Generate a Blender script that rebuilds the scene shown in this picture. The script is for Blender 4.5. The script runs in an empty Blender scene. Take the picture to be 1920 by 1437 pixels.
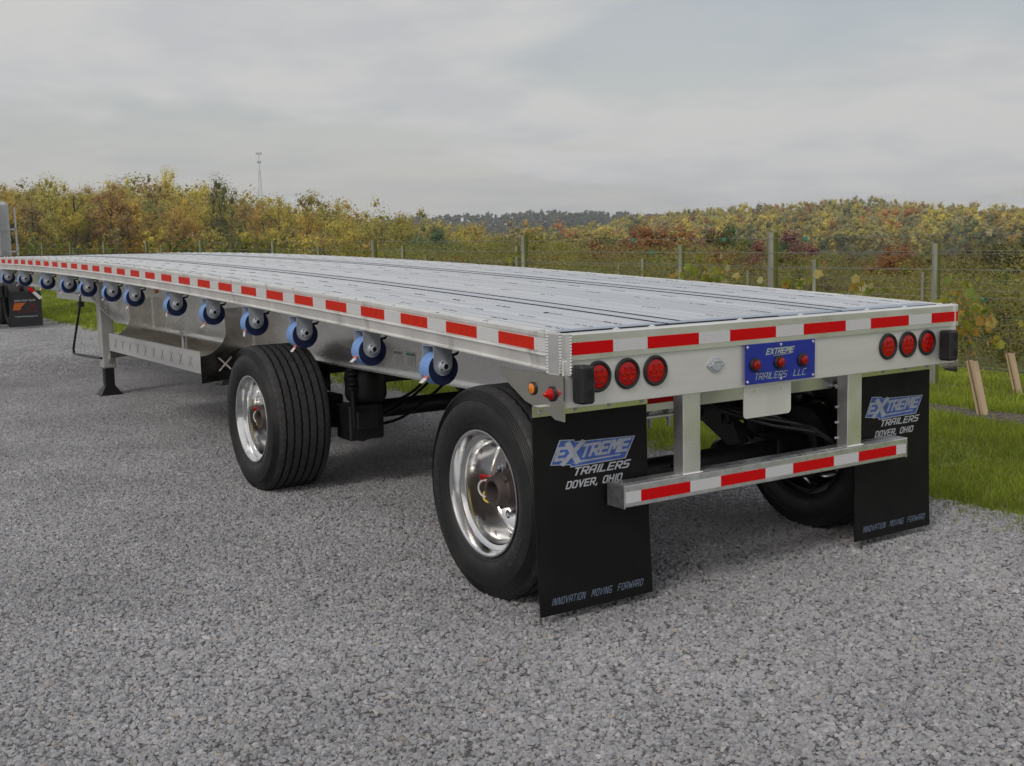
import bpy, bmesh, math, random
import numpy as np
from mathutils import Matrix, Vector
random.seed(7); rng = np.random.default_rng(7)
R = math.radians; PI = math.pi
sc = bpy.context.scene
COL = sc.collection

# ------------------------------------------------------------------ camera
CAM = (-2.7268, -3.8321, 1.6646)
YAW, PITCH, ROLL, FPX = 0.57394, 0.12110, -0.02397, 2144.88
def cam_axes():
    f = np.array([math.sin(YAW)*math.cos(PITCH), math.cos(YAW)*math.cos(PITCH), -math.sin(PITCH)])
    r = np.array([math.cos(YAW), -math.sin(YAW), 0]); u = np.cross(r, f)
    return r*math.cos(ROLL)+u*math.sin(ROLL), -r*math.sin(ROLL)+u*math.cos(ROLL), f
_r, _u, _f = cam_axes()
cd = bpy.data.cameras.new('camera'); cam = bpy.data.objects.new('camera', cd); COL.objects.link(cam)
cam.matrix_world = Matrix(((_r[0], _u[0], -_f[0], CAM[0]), (_r[1], _u[1], -_f[1], CAM[1]), (_r[2], _u[2], -_f[2], CAM[2]), (0, 0, 0, 1)))
cd.sensor_width = 36; cd.lens = FPX/1920*36; cd.clip_start = .05; cd.clip_end = 9000
sc.camera = cam

# ------------------------------------------------------------------ world, sun, exposure
SUN_EL, SUN_AZ = R(40), R(-118)          # azimuth measured from +Y towards +X
w = bpy.data.worlds.new('World'); sc.world = w; w.use_nodes = True
nt = w.node_tree; nt.nodes.clear(); N = nt.nodes.new; L = nt.links.new
def node(t, **k):
    n = N(t)
    for a, b in k.items(): setattr(n, a, b)
    return n
sky = node('ShaderNodeTexSky', sky_type='NISHITA', sun_disc=False, sun_elevation=SUN_EL, sun_rotation=SUN_AZ)
sky.air_density = 1.0; sky.dust_density = 2.5
tc = node('ShaderNodeTexCoord'); sep = node('ShaderNodeSeparateXYZ'); L(tc.outputs['Generated'], sep.inputs[0])
def mth(op, a, b=None, c=None, clamp=False):
    n = node('ShaderNodeMath', operation=op, use_clamp=clamp)
    for i, v in enumerate((a, b, c)):
        if v is None: continue
        if isinstance(v, (int, float)): n.inputs[i].default_value = v
        else: L(v, n.inputs[i])
    return n.outputs[0]
zz = mth('ADD', mth('MAXIMUM', sep.outputs[2], 0.0), .16)
cmb = node('ShaderNodeCombineXYZ'); L(mth('DIVIDE', sep.outputs[0], zz), cmb.inputs[0]); L(mth('DIVIDE', sep.outputs[1], zz), cmb.inputs[1])
cmb.inputs[2].default_value = 3.7
mp = node('ShaderNodeMapping'); L(cmb.outputs[0], mp.inputs[0]); mp.inputs['Scale'].default_value = (1.0, 1.0, 1); mp.inputs['Location'].default_value = (1.3, .35, 0)
n1 = node('ShaderNodeTexNoise'); n1.inputs['Scale'].default_value = .75; n1.inputs['Detail'].default_value = 7; n1.inputs['Roughness'].default_value = .5; n1.inputs['Distortion'].default_value = .25
L(mp.outputs[0], n1.inputs['Vector'])
n2 = node('ShaderNodeTexNoise'); n2.inputs['Scale'].default_value = 2.3; n2.inputs['Detail'].default_value = 5; n2.inputs['Roughness'].default_value = .5
L(mp.outputs[0], n2.inputs['Vector'])
cr = node('ShaderNodeValToRGB'); cr.color_ramp.elements[0].position = .42; cr.color_ramp.elements[0].color = (.50,.50,.50,1); cr.color_ramp.elements[1].position = .53; cr.color_ramp.elements[1].color = (1,1,1,1)
L(n1.outputs[0], cr.inputs[0])
low = mth('SUBTRACT', 1.0, mth('MULTIPLY', mth('MAXIMUM', sep.outputs[2], 0.0), 3.2), clamp=True)
mask = mth('MAXIMUM', cr.outputs[0], mth('MULTIPLY', low, .93))
cc = node('ShaderNodeValToRGB'); cc.color_ramp.elements[0].position = .36; cc.color_ramp.elements[0].color = (.545,.555,.572,1); cc.color_ramp.elements[1].position = .56; cc.color_ramp.elements[1].color = (.622,.618,.612,1)
L(n2.outputs[0], cc.inputs[0])
sk = node('ShaderNodeMixRGB', blend_type='MULTIPLY'); sk.inputs[0].default_value = 1; L(sky.outputs[0], sk.inputs[1]); sk.inputs[2].default_value = (.126,.108,.092,1)
mx = node('ShaderNodeMixRGB'); L(mask, mx.inputs[0]); L(sk.outputs[0], mx.inputs[1]); L(cc.outputs[0], mx.inputs[2])
bg = node('ShaderNodeBackground'); L(mx.outputs[0], bg.inputs[0]); bg.inputs[1].default_value = 1.0
wo = node('ShaderNodeOutputWorld'); L(bg.outputs[0], wo.inputs[0])
sd = bpy.data.lights.new('sun', 'SUN'); so = bpy.data.objects.new('sun', sd); COL.objects.link(so)
sd.energy = .95; sd.angle = R(16); sd.color = (1, .955, .89)
sv = Vector((math.sin(SUN_AZ)*math.cos(SUN_EL), math.cos(SUN_AZ)*math.cos(SUN_EL), math.sin(SUN_EL)))
so.rotation_euler = sv.to_track_quat('Z', 'Y').to_euler(); so.location = (-20, -10, 30)
sc.view_settings.view_transform = 'Standard'; sc.view_settings.look = 'None'; sc.view_settings.exposure = 0; sc.view_settings.gamma = 1
sc.view_settings.use_curve_mapping = False
sc.render.engine = 'CYCLES'; sc.cycles.use_denoising = True; sc.cycles.max_bounces = 8; sc.cycles.volume_bounces = 0; sc.cycles.use_adaptive_sampling = False; sc.cycles.sample_clamp_indirect = 4

# ------------------------------------------------------------------ materials
MATS = {}
def mat(name, col=(.5,.5,.5), rough=.5, metal=0.0, var=.0, vscale=8, bump=0, bscale=50, stretch=(1,1,1), rvar=0, objcol=False, attr=False, coat=0, transl=0, spec=None, randv=0, col2=None, c2lo=.45, c2hi=.6, c2scale=6, coords='Object', twosided=False):
    if name in MATS: return MATS[name]
    m = bpy.data.materials.new(name); m.use_nodes = True; nt = m.node_tree; b = nt.nodes['Principled BSDF']
    def nn(t, **k):
        n = nt.nodes.new(t)
        for a, v in k.items(): setattr(n, a, v)
        return n
    lk = nt.links.new
    b.inputs['Base Color'].default_value = (*col, 1); b.inputs['Roughness'].default_value = rough; b.inputs['Metallic'].default_value = metal
    if spec is not None: b.inputs['Specular IOR Level'].default_value = spec
    if coat: b.inputs['Coat Weight'].default_value = coat; b.inputs['Coat Roughness'].default_value = .1
    tco = nn('ShaderNodeTexCoord'); mpp = nn('ShaderNodeMapping'); lk(tco.outputs[coords], mpp.inputs[0]); mpp.inputs['Scale'].default_value = stretch
    src = None
    if objcol:
        oi = nn('ShaderNodeObjectInfo'); src = oi.outputs['Color']
    if attr:
        at = nn('ShaderNodeAttribute'); at.attribute_name = 'tint'; src = at.outputs['Color']
    if src is None:
        rgb = nn('ShaderNodeRGB'); rgb.outputs[0].default_value = (*col, 1); src = rgb.outputs[0]
    if col2 is not None:
        n = nn('ShaderNodeTexNoise'); n.inputs['Scale'].default_value = c2scale; n.inputs['Detail'].default_value = 6; lk(mpp.outputs[0], n.inputs['Vector'])
        mr = nn('ShaderNodeMapRange'); lk(n.outputs[0], mr.inputs[0]); mr.inputs[1].default_value = c2lo; mr.inputs[2].default_value = c2hi
        mi = nn('ShaderNodeMixRGB'); lk(mr.outputs[0], mi.inputs[0]); lk(src, mi.inputs[1]); mi.inputs[2].default_value = (*col2, 1); src = mi.outputs[0]
    if var:
        n = nn('ShaderNodeTexNoise'); n.inputs['Scale'].default_value = vscale; n.inputs['Detail'].default_value = 5; lk(mpp.outputs[0], n.inputs['Vector'])
        mr = nn('ShaderNodeMapRange'); lk(n.outputs[0], mr.inputs[0]); mr.inputs[1].default_value = .3; mr.inputs[2].default_value = .7; mr.inputs[3].default_value = 1-var; mr.inputs[4].default_value = 1+var
        mi = nn('ShaderNodeMixRGB', blend_type='MULTIPLY'); mi.inputs[0].default_value = 1; lk(src, mi.inputs[1]); lk(mr.outputs[0], mi.inputs[2]); src = mi.outputs[0]
    if randv:
        oi = nn('ShaderNodeObjectInfo')
        mr = nn('ShaderNodeMapRange'); lk(oi.outputs['Random'], mr.inputs[0]); mr.inputs[3].default_value = 1-randv; mr.inputs[4].default_value = 1+randv
        mi = nn('ShaderNodeMixRGB', blend_type='MULTIPLY'); mi.inputs[0].default_value = 1; lk(src, mi.inputs[1]); lk(mr.outputs[0], mi.inputs[2]); src = mi.outputs[0]
    lk(src, b.inputs['Base Color'])
    if rvar:
        n = nn('ShaderNodeTexNoise'); n.inputs['Scale'].default_value = vscale*2.3; n.inputs['Detail'].default_value = 5; lk(mpp.outputs[0], n.inputs['Vector'])
        mr = nn('ShaderNodeMapRange'); lk(n.outputs[0], mr.inputs[0]); mr.inputs[1].default_value = .3; mr.inputs[2].default_value = .7; mr.inputs[3].default_value = max(.02, rough-rvar); mr.inputs[4].default_value = rough+rvar
        lk(mr.outputs[0], b.inputs['Roughness'])
    if bump:
        n = nn('ShaderNodeTexNoise'); n.inputs['Scale'].default_value = bscale; n.inputs['Detail'].default_value = 4; lk(mpp.outputs[0], n.inputs['Vector'])
        bp = nn('ShaderNodeBump'); bp.inputs['Strength'].default_value = bump; bp.inputs['Distance'].default_value = .01; lk(n.outputs[0], bp.inputs['Height']); lk(bp.outputs[0], b.inputs['Normal'])
    if transl:
        t = nn('ShaderNodeBsdfTranslucent'); lk(src, t.inputs[0]); ms = nn('ShaderNodeMixShader'); ms.inputs[0].default_value = transl
        out = nt.nodes['Material Output']; lk(b.outputs[0], ms.inputs[1]); lk(t.outputs[0], ms.inputs[2]); lk(ms.outputs[0], out.inputs[0])
    MATS[name] = m; return m
ALU = mat('mill_aluminium', (.90,.90,.89), .33, .88, var=.09, vscale=3, rvar=.08, bump=.05, bscale=90, stretch=(1,.15,1))
ALU_DECK = mat('deck_aluminium', (.88,.89,.915), .23, .9, var=.30, vscale=5, rvar=.12, bump=.05, bscale=60, stretch=(13,.05,1), randv=.09)
ALU_STRIP = mat('smooth_deck_aluminium', (.74,.77,.83), .28, .9, var=.08, vscale=3, rvar=.06, stretch=(4,.3,1))
ALU_DIRTY = mat('weathered_rail_aluminium', (.84,.835,.81), .45, .55, var=.12, vscale=4, rvar=.1, bump=.1, bscale=70, stretch=(1,1,.25), col2=(.42,.41,.38), c2lo=.6, c2hi=.8, c2scale=9)
ALU_SHADE = mat('dull_bumper_aluminium', (.74,.75,.77), .34, .92, var=.15, vscale=12, rvar=.1, bump=.06, bscale=60)
POL = mat('polished_aluminium', (.84,.82,.74), .16, 1, var=.03, vscale=4, rvar=.04, bump=.02, bscale=14)
RIM = mat('polished_wheel_aluminium', (.88,.88,.875), .14, 1, var=.03, rvar=.03)
BRUSH = mat('brushed_sheet_aluminium', (.66,.63,.58), .17, 1, var=.07, rvar=.06, bump=.03, bscale=40, stretch=(1,.2,3))
ZINC = mat('zinc_plated_steel', (.52,.56,.62), .48, .45, var=.12, vscale=25, rvar=.1, bump=.05, bscale=80)
RUB = mat('tyre_rubber', (.0115,.0115,.012), .50, 0, col2=(.028,.027,.026), c2lo=.5, c2hi=.8, c2scale=7, var=.2, vscale=9, rvar=.1, bump=.08, bscale=160)
TREAD = mat('tyre_tread_rubber', (.050,.050,.054), .8, 0, var=.25, vscale=30, bump=.15, bscale=200, col2=(.045,.043,.041), c2lo=.5, c2hi=.75, c2scale=14)
RUBL = mat('tyre_lettering', (.048,.048,.049), .45)
BLK = mat('black_painted_steel', (.011,.011,.012), .42, 0, var=.2, rvar=.12, bump=.05, bscale=60)
BLKG = mat('glossy_black_hose', (.010,.010,.011), .28)
FLAP = mat('mud_flap_plastic', (.0060,.0060,.0064), .55, 0, col2=(.012,.0115,.011), c2lo=.5, c2hi=.75, c2scale=3.5, var=.15, vscale=4, rvar=.08, bump=.05, bscale=120, spec=.22)
BLOCK = mat('moulded_rubber', (.013,.014,.015), .5, bump=.12, bscale=110)
REDT = mat('red_reflective_tape', (.66,.0008,.003), .5, 0, var=.05, vscale=60, spec=.15)
REDS = mat('side_red_reflective_tape', (.62,.022,.006), .5, 0, var=.10, vscale=30, spec=.15)
LENS = mat('red_lens', (.50,.0015,.0015), .16, 0, spec=.4, var=.25, vscale=60)
LENSD = mat('dark_red_lens', (.30,.0012,.0015), .10, 0, spec=.5)
AMB = mat('amber_lens', (.85,.24,.01), .14, 0, coat=.6)
BLUEP = mat('blue_plate_paint', (.012,.028,.36), .3, 0, coat=.4)
STRAP = mat('blue_webbing', (.20,.36,.72), .75, 0, var=.10, vscale=60, bump=.3, bscale=300)
STRAPD = mat('navy_webbing_edge', (.006,.015,.070), .9, 0, var=.2, vscale=120, bump=.4, bscale=500)
ORNG = mat('orange_tag', (.62,.17,.08), .7); WHT = mat('white_tag', (.70,.68,.66), .6, var=.08)
LOGOB = mat('logo_blue_print', (.055,.125,.44), .5, var=.22, vscale=30); LOGOS = mat('logo_silver_print', (.42,.45,.52), .5, var=.12, vscale=30)
TXT = mat('grey_lettering', (.50,.52,.56), .5); TXTB = mat('faded_blue_lettering', (.19,.24,.34), .5)
GRNL = mat('pale_green_lettering', (.42,.50,.42), .35)
HUB = mat('cast_hub_iron', (.085,.068,.064), .55, .3, var=.25, vscale=20, bump=.1, bscale=80)
DARK = mat('dark_gap', (.006,.006,.007), .8)
STKL = mat('sticker_white', (.60,.60,.58), .5); STKG = mat('sticker_green', (.10,.30,.16), .5); STKT = mat('sticker_print', (.25,.25,.25), .6)
WIREM = mat('galvanised_wire', (.33,.34,.34), .4, .6)
CLIP = mat('teal_plastic', (.03,.30,.24), .5)
TUBE = mat('tan_grow_tube', (.60,.45,.30), .7, 0, var=.12, vscale=9, bump=.1, bscale=30, stretch=(1,1,.3))
STEM = mat('vine_wood', (.17,.12,.075), .8, var=.2)
BARK = mat('tree_bark', (.10,.085,.07), .9, var=.3, vscale=3)
LEAF = mat('tree_leaves', (.2,.2,.05), .7, 0, var=.30, vscale=.35, objcol=True, transl=.42, coords='Object')
LEAFA = mat('scrub_leaves', (.2,.2,.05), .75, 0, var=.18, vscale=.5, attr=True, transl=.42)
VLEAF = mat('vine_leaf', (.2,.2,.05), .6, 0, var=.22, vscale=25, objcol=True, transl=.45)
GRASS = mat('grass_blades', (.2,.2,.05), .6, 0, var=.22, vscale=.9, attr=True, transl=.5)

def white_tape():
    m = mat('white_reflective_tape', (.60,.60,.61), .35, 0, coat=.15); nt = m.node_tree; b = nt.nodes['Principled BSDF']
    tco = nt.nodes.new('ShaderNodeTexCoord'); s = nt.nodes.new('ShaderNodeSeparateXYZ'); nt.links.new(tco.outputs['Object'], s.inputs[0])
    a = nt.nodes.new('ShaderNodeMath'); a.operation = 'ADD'; nt.links.new(s.outputs[0], a.inputs[0]); nt.links.new(s.outputs[1], a.inputs[1])
    outs = []
    for src in (a.outputs[0], s.outputs[2]):
        d = nt.nodes.new('ShaderNodeMath'); d.operation = 'MULTIPLY'; d.inputs[1].default_value = 120; nt.links.new(src, d.inputs[0])
        f = nt.nodes.new('ShaderNodeMath'); f.operation = 'FRACT'; nt.links.new(d.outputs[0], f.inputs[0])
        g = nt.nodes.new('ShaderNodeMath'); g.operation = 'LESS_THAN'; g.inputs[1].default_value = .2; nt.links.new(f.outputs[0], g.inputs[0]); outs.append(g.outputs[0])
    mxx = nt.nodes.new('ShaderNodeMath'); mxx.operation = 'MAXIMUM'; nt.links.new(outs[0], mxx.inputs[0]); nt.links.new(outs[1], mxx.inputs[1])
    mi = nt.nodes.new('ShaderNodeMixRGB'); nt.links.new(mxx.outputs[0], mi.inputs[0]); mi.inputs[1].default_value = (.78,.78,.79,1); mi.inputs[2].default_value = (.50,.51,.53,1)
    nt.links.new(mi.outputs[0], b.inputs['Base Color']); return m
WHTT = white_tape()
def post_mat():
    m = mat('weathered_post_wood', (.29,.29,.255), .9, 0, var=.25, vscale=12, bump=.4, bscale=30, stretch=(2,2,.15)); nt = m.node_tree; b = nt.nodes['Principled BSDF']
    src = b.inputs['Base Color'].links[0].from_socket
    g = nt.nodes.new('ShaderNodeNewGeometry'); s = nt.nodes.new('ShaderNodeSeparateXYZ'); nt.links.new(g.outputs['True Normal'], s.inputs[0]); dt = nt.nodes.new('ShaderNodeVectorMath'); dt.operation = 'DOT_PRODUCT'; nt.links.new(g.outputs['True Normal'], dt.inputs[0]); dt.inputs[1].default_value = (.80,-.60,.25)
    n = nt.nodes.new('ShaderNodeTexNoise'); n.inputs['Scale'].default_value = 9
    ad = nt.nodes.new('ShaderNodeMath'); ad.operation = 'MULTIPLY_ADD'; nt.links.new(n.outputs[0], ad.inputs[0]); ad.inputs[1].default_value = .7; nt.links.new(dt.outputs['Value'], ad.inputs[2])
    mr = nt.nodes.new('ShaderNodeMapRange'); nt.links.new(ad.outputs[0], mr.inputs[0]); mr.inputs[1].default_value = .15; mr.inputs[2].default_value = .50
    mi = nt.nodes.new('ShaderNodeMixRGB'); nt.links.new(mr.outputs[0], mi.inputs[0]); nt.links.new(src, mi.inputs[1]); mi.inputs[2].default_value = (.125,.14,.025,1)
    nt.links.new(mi.outputs[0], b.inputs['Base Color']); return m
POST = post_mat()

# ------------------------------------------------------------------ mesh helpers
ORG = {}
def empty(name, loc, rz=0, parent=None):
    o = bpy.data.objects.new(name, None); COL.objects.link(o); o.empty_display_size = .2
    o.location = loc; o.rotation_euler = (0, 0, rz); ORG[o.name] = Vector(loc)
    return o
def tag(o, label=None, cat=None, group=None, kind=None):
    if label: o['label'] = label
    if cat: o['category'] = cat
    if group: o['group'] = group
    if kind: o['kind'] = kind
    return o
class MB:
    def __init__(s): s.v = []; s.f = []; s.mi = []; s.cur = 0
    def add(s, vs, fs):
        k = len(s.v); s.v += [tuple(map(float, v)) for v in vs]
        for f in fs: s.f.append(tuple(i+k for i in f)); s.mi.append(s.cur)
        return s
    def box(s, x0, x1, y0, y1, z0, z1, b=0.0):
        if b <= 0:
            return s.add([(x0,y0,z0),(x1,y0,z0),(x1,y1,z0),(x0,y1,z0),(x0,y0,z1),(x1,y0,z1),(x1,y1,z1),(x0,y1,z1)],
                [(0,3,2,1),(4,5,6,7),(0,1,5,4),(1,2,6,5),(2,3,7,6),(3,0,4,7)])
        X = (x0, x1); Y = (y0, y1); Z = (z0, z1); V = []; idx = {}
        for i in (0,1):
            for j in (0,1):
                for k in (0,1):
                    sx, sy, sz = (1,-1)[i], (1,-1)[j], (1,-1)[k]
                    for a in range(3):
                        p = [X[i], Y[j], Z[k]]
                        for q, sg in enumerate((sx, sy, sz)):
                            if q != a: p[q] += sg*b
                        idx[(i,j,k,a)] = len(V); V.append(p)
        F = []
        for a in range(3):
            u, v = [q for q in range(3) if q != a]
            for sd_ in (0,1):
                ring = []
                for (p, q) in ((0,0),(1,0),(1,1),(0,1)):
                    t = [0,0,0]; t[a] = sd_; t[u] = p; t[v] = q; ring.append(idx[(*t, a)])
                F.append(ring)
        for a in range(3):
            u, v = [q for q in range(3) if q != a]
            for p in (0,1):
                for q in (0,1):
                    t0 = [0,0,0]; t0[u] = p; t0[v] = q; t1 = list(t0); t1[a] = 1
                    F.append([idx[(*t0,u)], idx[(*t1,u)], idx[(*t1,v)], idx[(*t0,v)]])
        for i in (0,1):
            for j in (0,1):
                for k in (0,1): F.append([idx[(i,j,k,a)] for a in range(3)])
        # orient outward
        c = Vector(((x0+x1)/2,(y0+y1)/2,(z0+z1)/2)); G = []
        for f in F:
            P = [Vector(V[i]) for i in f]; n = (P[1]-P[0]).cross(P[2]-P[0]); m_ = sum(P, Vector())/len(P)
            G.append(f if n.dot(m_-c) > 0 else f[::-1])
        return s.add(V, G)
    def cyl(s, p0, p1, r0, r1=None, n=16, caps=True):
        r1 = r0 if r1 is None else r1; p0 = Vector(p0); p1 = Vector(p1); d = (p1-p0).normalized()
        a = d.orthogonal().normalized(); b = d.cross(a); vs = []
        for p, r in ((p0, r0), (p1, r1)):
            for i in range(n): t = 2*PI*i/n; vs.append(p+(a*math.cos(t)+b*math.sin(t))*r)
        fs = [(i, (i+1)%n, n+(i+1)%n, n+i) for i in range(n)]
        if caps: fs += [tuple(range(n))[::-1], tuple(range(n, 2*n))]
        return s.add(vs, fs)
    def tube(s, pts, r, n=8, caps=True):
        pts = [Vector(p) for p in pts]; vs = []; a = None
        rr = r if isinstance(r, (list, tuple)) else [r]*len(pts)
        for i, p in enumerate(pts):
            d = (pts[min(i+1, len(pts)-1)]-pts[max(i-1, 0)]).normalized()
            a = d.orthogonal().normalized() if a is None else (a-d*a.dot(d)).normalized()
            b = d.cross(a)
            for k in range(n): t = 2*PI*k/n; vs.append(p+(a*math.cos(t)+b*math.sin(t))*rr[i])
        fs = []
        for i in range(len(pts)-1):
            for k in range(n): fs.append((i*n+k, i*n+(k+1)%n, (i+1)*n+(k+1)%n, (i+1)*n+k))
        if caps: fs += [tuple(range(n))[::-1], tuple(range((len(pts)-1)*n, len(pts)*n))]
        return s.add(vs, fs)
    def lathe(s, c, axis, prof, n=48, mod=None, closed=False, caps=False):
        """axis 'x' or 'y' or '-x','-y': prof (a, r) a measured along axis"""
        sg = -1 if axis[0] == '-' else 1; ax = axis[-1]; vs = []
        for j, (a, r) in enumerate(prof):
            for i in range(n):
                t = 2*PI*i/n; aa, rr = (a, r) if mod is None else mod(j, i, a, r, t)
                if ax == 'x': vs.append((c[0]+sg*aa, c[1]+rr*math.cos(t), c[2]+rr*math.sin(t)))
                elif ax == 'y': vs.append((c[0]+rr*math.cos(t), c[1]+sg*aa, c[2]+rr*math.sin(t)))
                else: vs.append((c[0]+rr*math.cos(t), c[1]+rr*math.sin(t), c[2]+sg*aa))
        m = len(prof); fs = []
        for j in range(m if closed else m-1):
            for i in range(n): fs.append((j*n+i, j*n+(i+1)%n, ((j+1)%m)*n+(i+1)%n, ((j+1)%m)*n+i))
        if caps: fs += [tuple(range(n)), tuple(range((m-1)*n, m*n))[::-1]]
        return s.add(vs, fs)
    def sweep(s, prof, ys, zf, closed=True, caps=True):
        """profile of (x, dz) pushed along y, z = zf(y)+dz"""
        m = len(prof); vs = []
        for y in ys:
            z = zf(y)
            for (x, dz) in prof: vs.append((x, y, z+dz))
        fs = []
        for i in range(len(ys)-1):
            for j in range(m if closed else m-1):
                fs.append((i*m+j, i*m+(j+1)%m, (i+1)*m+(j+1)%m, (i+1)*m+j))
        if caps and closed: fs += [tuple(range(m))[::-1], tuple(range((len(ys)-1)*m, len(ys)*m))]
        return s.add(vs, fs)
    def build(s, name, m=None, parent=None, loc=None, smooth=30, tint=None, local=False):
        me = bpy.data.meshes.new(name)
        po = ORG[parent.name] if parent is not None else Vector((0,0,0))
        org = Vector(loc) if loc is not None else (po if parent is not None else None)
        if org is None:
            A = np.array(s.v); org = Vector(((A[:,0].min()+A[:,0].max())/2, (A[:,1].min()+A[:,1].max())/2, A[:,2].min()))
        if local: org = Vector((0,0,0))
        vs = s.v if local else [(v[0]-org[0], v[1]-org[1], v[2]-org[2]) for v in s.v]
        me.from_pydata(vs, [], s.f)
        ms = m if isinstance(m, (list, tuple)) else [m]
        for q in ms:
            if q: me.materials.append(q)
        if len(ms) > 1: me.polygons.foreach_set('material_index', s.mi)
        if smooth:
            me.polygons.foreach_set('use_smooth', [True]*len(me.polygons)); me.set_sharp_from_angle(angle=R(smooth))
        me.update()
        o = bpy.data.objects.new(name, me); COL.objects.link(o)
        if parent is not None:
            o.parent = parent; o.location = (0,0,0) if local else org-po
        else: o.location = org
        ORG[o.name] = Vector(org) if not local else Vector(po)
        return o
def curve_mesh(splines, thick):
    """2D closed outlines (first outer, others holes) -> (verts, faces) in xy with z thickness"""
    c = bpy.data.curves.new('outline', 'CURVE'); c.dimensions = '2D'; c.fill_mode = 'BOTH'; c.extrude = thick/2
    for sp in splines:
        s = c.splines.new('POLY'); s.points.add(len(sp)-1)
        for i, p in enumerate(sp): s.points[i].co = (p[0], p[1], 0, 1)
        s.use_cyclic_u = True
    o = bpy.data.objects.new('outline', c); me = bpy.data.meshes.new_from_object(o)
    V = [tuple(v.co) for v in me.vertices]; F = [tuple(p.vertices) for p in me.polygons]
    bpy.data.objects.remove(o); bpy.data.curves.remove(c); bpy.data.meshes.remove(me)
    return V, F
def text_mesh(txt, size=1.0, shear=0.0, bold=0.0, ext=.001, space=1.0, res=3):
    c = bpy.data.curves.new('txt', 'FONT'); c.body = txt; c.size = size; c.shear = shear; c.offset = bold; c.extrude = ext; c.space_character = space; c.resolution_u = res
    o = bpy.data.objects.new('txt', c); me = bpy.data.meshes.new_from_object(o)
    V = np.array([tuple(v.co) for v in me.vertices]); F = [tuple(p.vertices) for p in me.polygons]
    bpy.data.objects.remove(o); bpy.data.curves.remove(c); bpy.data.meshes.remove(me)
    return V, F
def text_rear(txt, x0, x1, z0, z1, y, m, parent, name='lettering', shear=.3, bold=.0, tilt=0, ext=.0006):
    """text fitted into a box on a rear-facing plane (seen from -Y)"""
    V, F = text_mesh(txt, 1, shear, bold, .5)
    V = V.copy(); mn = V.min(0); mxv = V.max(0)
    X = x0+(V[:,0]-mn[0])/(mxv[0]-mn[0])*(x1-x0); Z = z0+(V[:,1]-mn[1])/(mxv[1]-mn[1])*(z1-z0); Y = y-(V[:,2])*ext*2
    mb = MB(); mb.add(list(zip(X, Y, Z)), F); return mb.build(name, m, parent, smooth=0)
GL = {'A':[[(0,0),(0,.75),(.22,1),(.7,1),(.7,0)],[(0,.42),(.7,.42)]],'B':[[(0,0),(0,1),(.6,1),(.68,.9),(.68,.6),(.6,.52),(0,.52)],[(.6,.52),(.7,.42),(.7,.1),(.6,0),(0,0)]],'C':[[(.7,1),(.1,1),(0,.88),(0,.12),(.1,0),(.7,0)]],'D':[[(0,0),(0,1),(.55,1),(.7,.82),(.7,.18),(.55,0),(0,0)]],
'E':[[(.7,1),(0,1),(0,0),(.7,0)],[(0,.5),(.62,.5)]],'F':[[(.7,1),(0,1),(0,0)],[(0,.5),(.6,.5)]],'G':[[(.7,1),(.1,1),(0,.88),(0,.12),(.1,0),(.7,0),(.7,.46),(.4,.46)]],'H':[[(0,0),(0,1)],[(.7,0),(.7,1)],[(0,.5),(.7,.5)]],'I':[[(.1,0),(.1,1)]],'K':[[(0,0),(0,1)],[(.7,1),(.05,.5),(.7,0)]],'J':[[(.6,1),(.6,0),(0,0),(0,.2)]],
'L':[[(0,1),(0,0),(.66,0)]],'M':[[(0,0),(0,1),(.2,1),(.45,.35),(.7,1),(.9,1),(.9,0)]],'N':[[(0,0),(0,1),(.12,1),(.6,0),(.7,0),(.7,1)]],'O':[[(.12,0),(0,.15),(0,.85),(.12,1),(.6,1),(.7,.85),(.7,.15),(.6,0),(.12,0)]],'R':[[(0,0),(0,1),(.6,1),(.7,.88),(.7,.56),(.6,.44),(0,.44)],[(.35,.44),(.72,0)]],'S':[[(.7,1),(.1,1),(0,.88),(0,.62),(.1,.5),(.6,.5),(.7,.38),(.7,.12),(.6,0),(0,0)]],
'T':[[(0,1),(.72,1)],[(.36,1),(.36,0)]],'U':[[(0,1),(0,.1),(.12,0),(.6,0),(.7,.1),(.7,1)]],'V':[[(0,1),(.36,0),(.72,1)]],'W':[[(0,1),(.15,0),(.45,.7),(.75,0),(.9,1)]],'X':[[(0,0),(.7,1)],[(0,1),(.7,0)]],'Y':[[(0,1),(.35,.5),(.7,1)],[(.35,.5),(.35,0)]],',':[[(.1,.05),(.02,-.2)]],' ':[]}
def block_rear(txt, x0, x1, z0, z1, y, m, parent, name='lettering', shear=.3, t=.2, gap=.32, wx=.62):
    """heavy square lettering drawn with strokes, fitted into a box facing the rear"""
    segs = []; cx_ = 0
    for ch in txt:
        g_ = GL[ch]; wd = .1 if ch == 'I' else .9 if ch in 'MW' else .1 if ch == ',' else .42 if ch == ' ' else .7
        for pl in g_:
            for a, b in zip(pl, pl[1:]): segs.append(((a[0]+cx_)*wx*1.4, a[1], (b[0]+cx_)*wx*1.4, b[1]))
        cx_ += wd+gap
    total = (cx_-gap)*wx*1.4+shear; mb = MB(); k = 0
    for ax_, az_, bx_, bz_ in segs:
        d = Vector((bx_-ax_, bz_-az_)); l_ = d.length; d /= l_; n_ = Vector((-d.y, d.x))*t/2; e = d*t*.42
        P = [Vector((ax_, az_))-e-n_, Vector((bx_, bz_))+e-n_, Vector((bx_, bz_))+e+n_, Vector((ax_, az_))-e+n_]; k += 1; vs = []
        for p in P:
            zz_ = (p.y+t*.3)/(1+t*.6); xx_ = (p.x+shear*zz_)/total
            vs.append((x0+(x1-x0)*xx_, y-.0004-.000012*k, z0+(z1-z0)*zz_))
        mb.add(vs, [(0,1,2,3)])
    return mb.build(name, m, parent, smooth=0)
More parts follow.
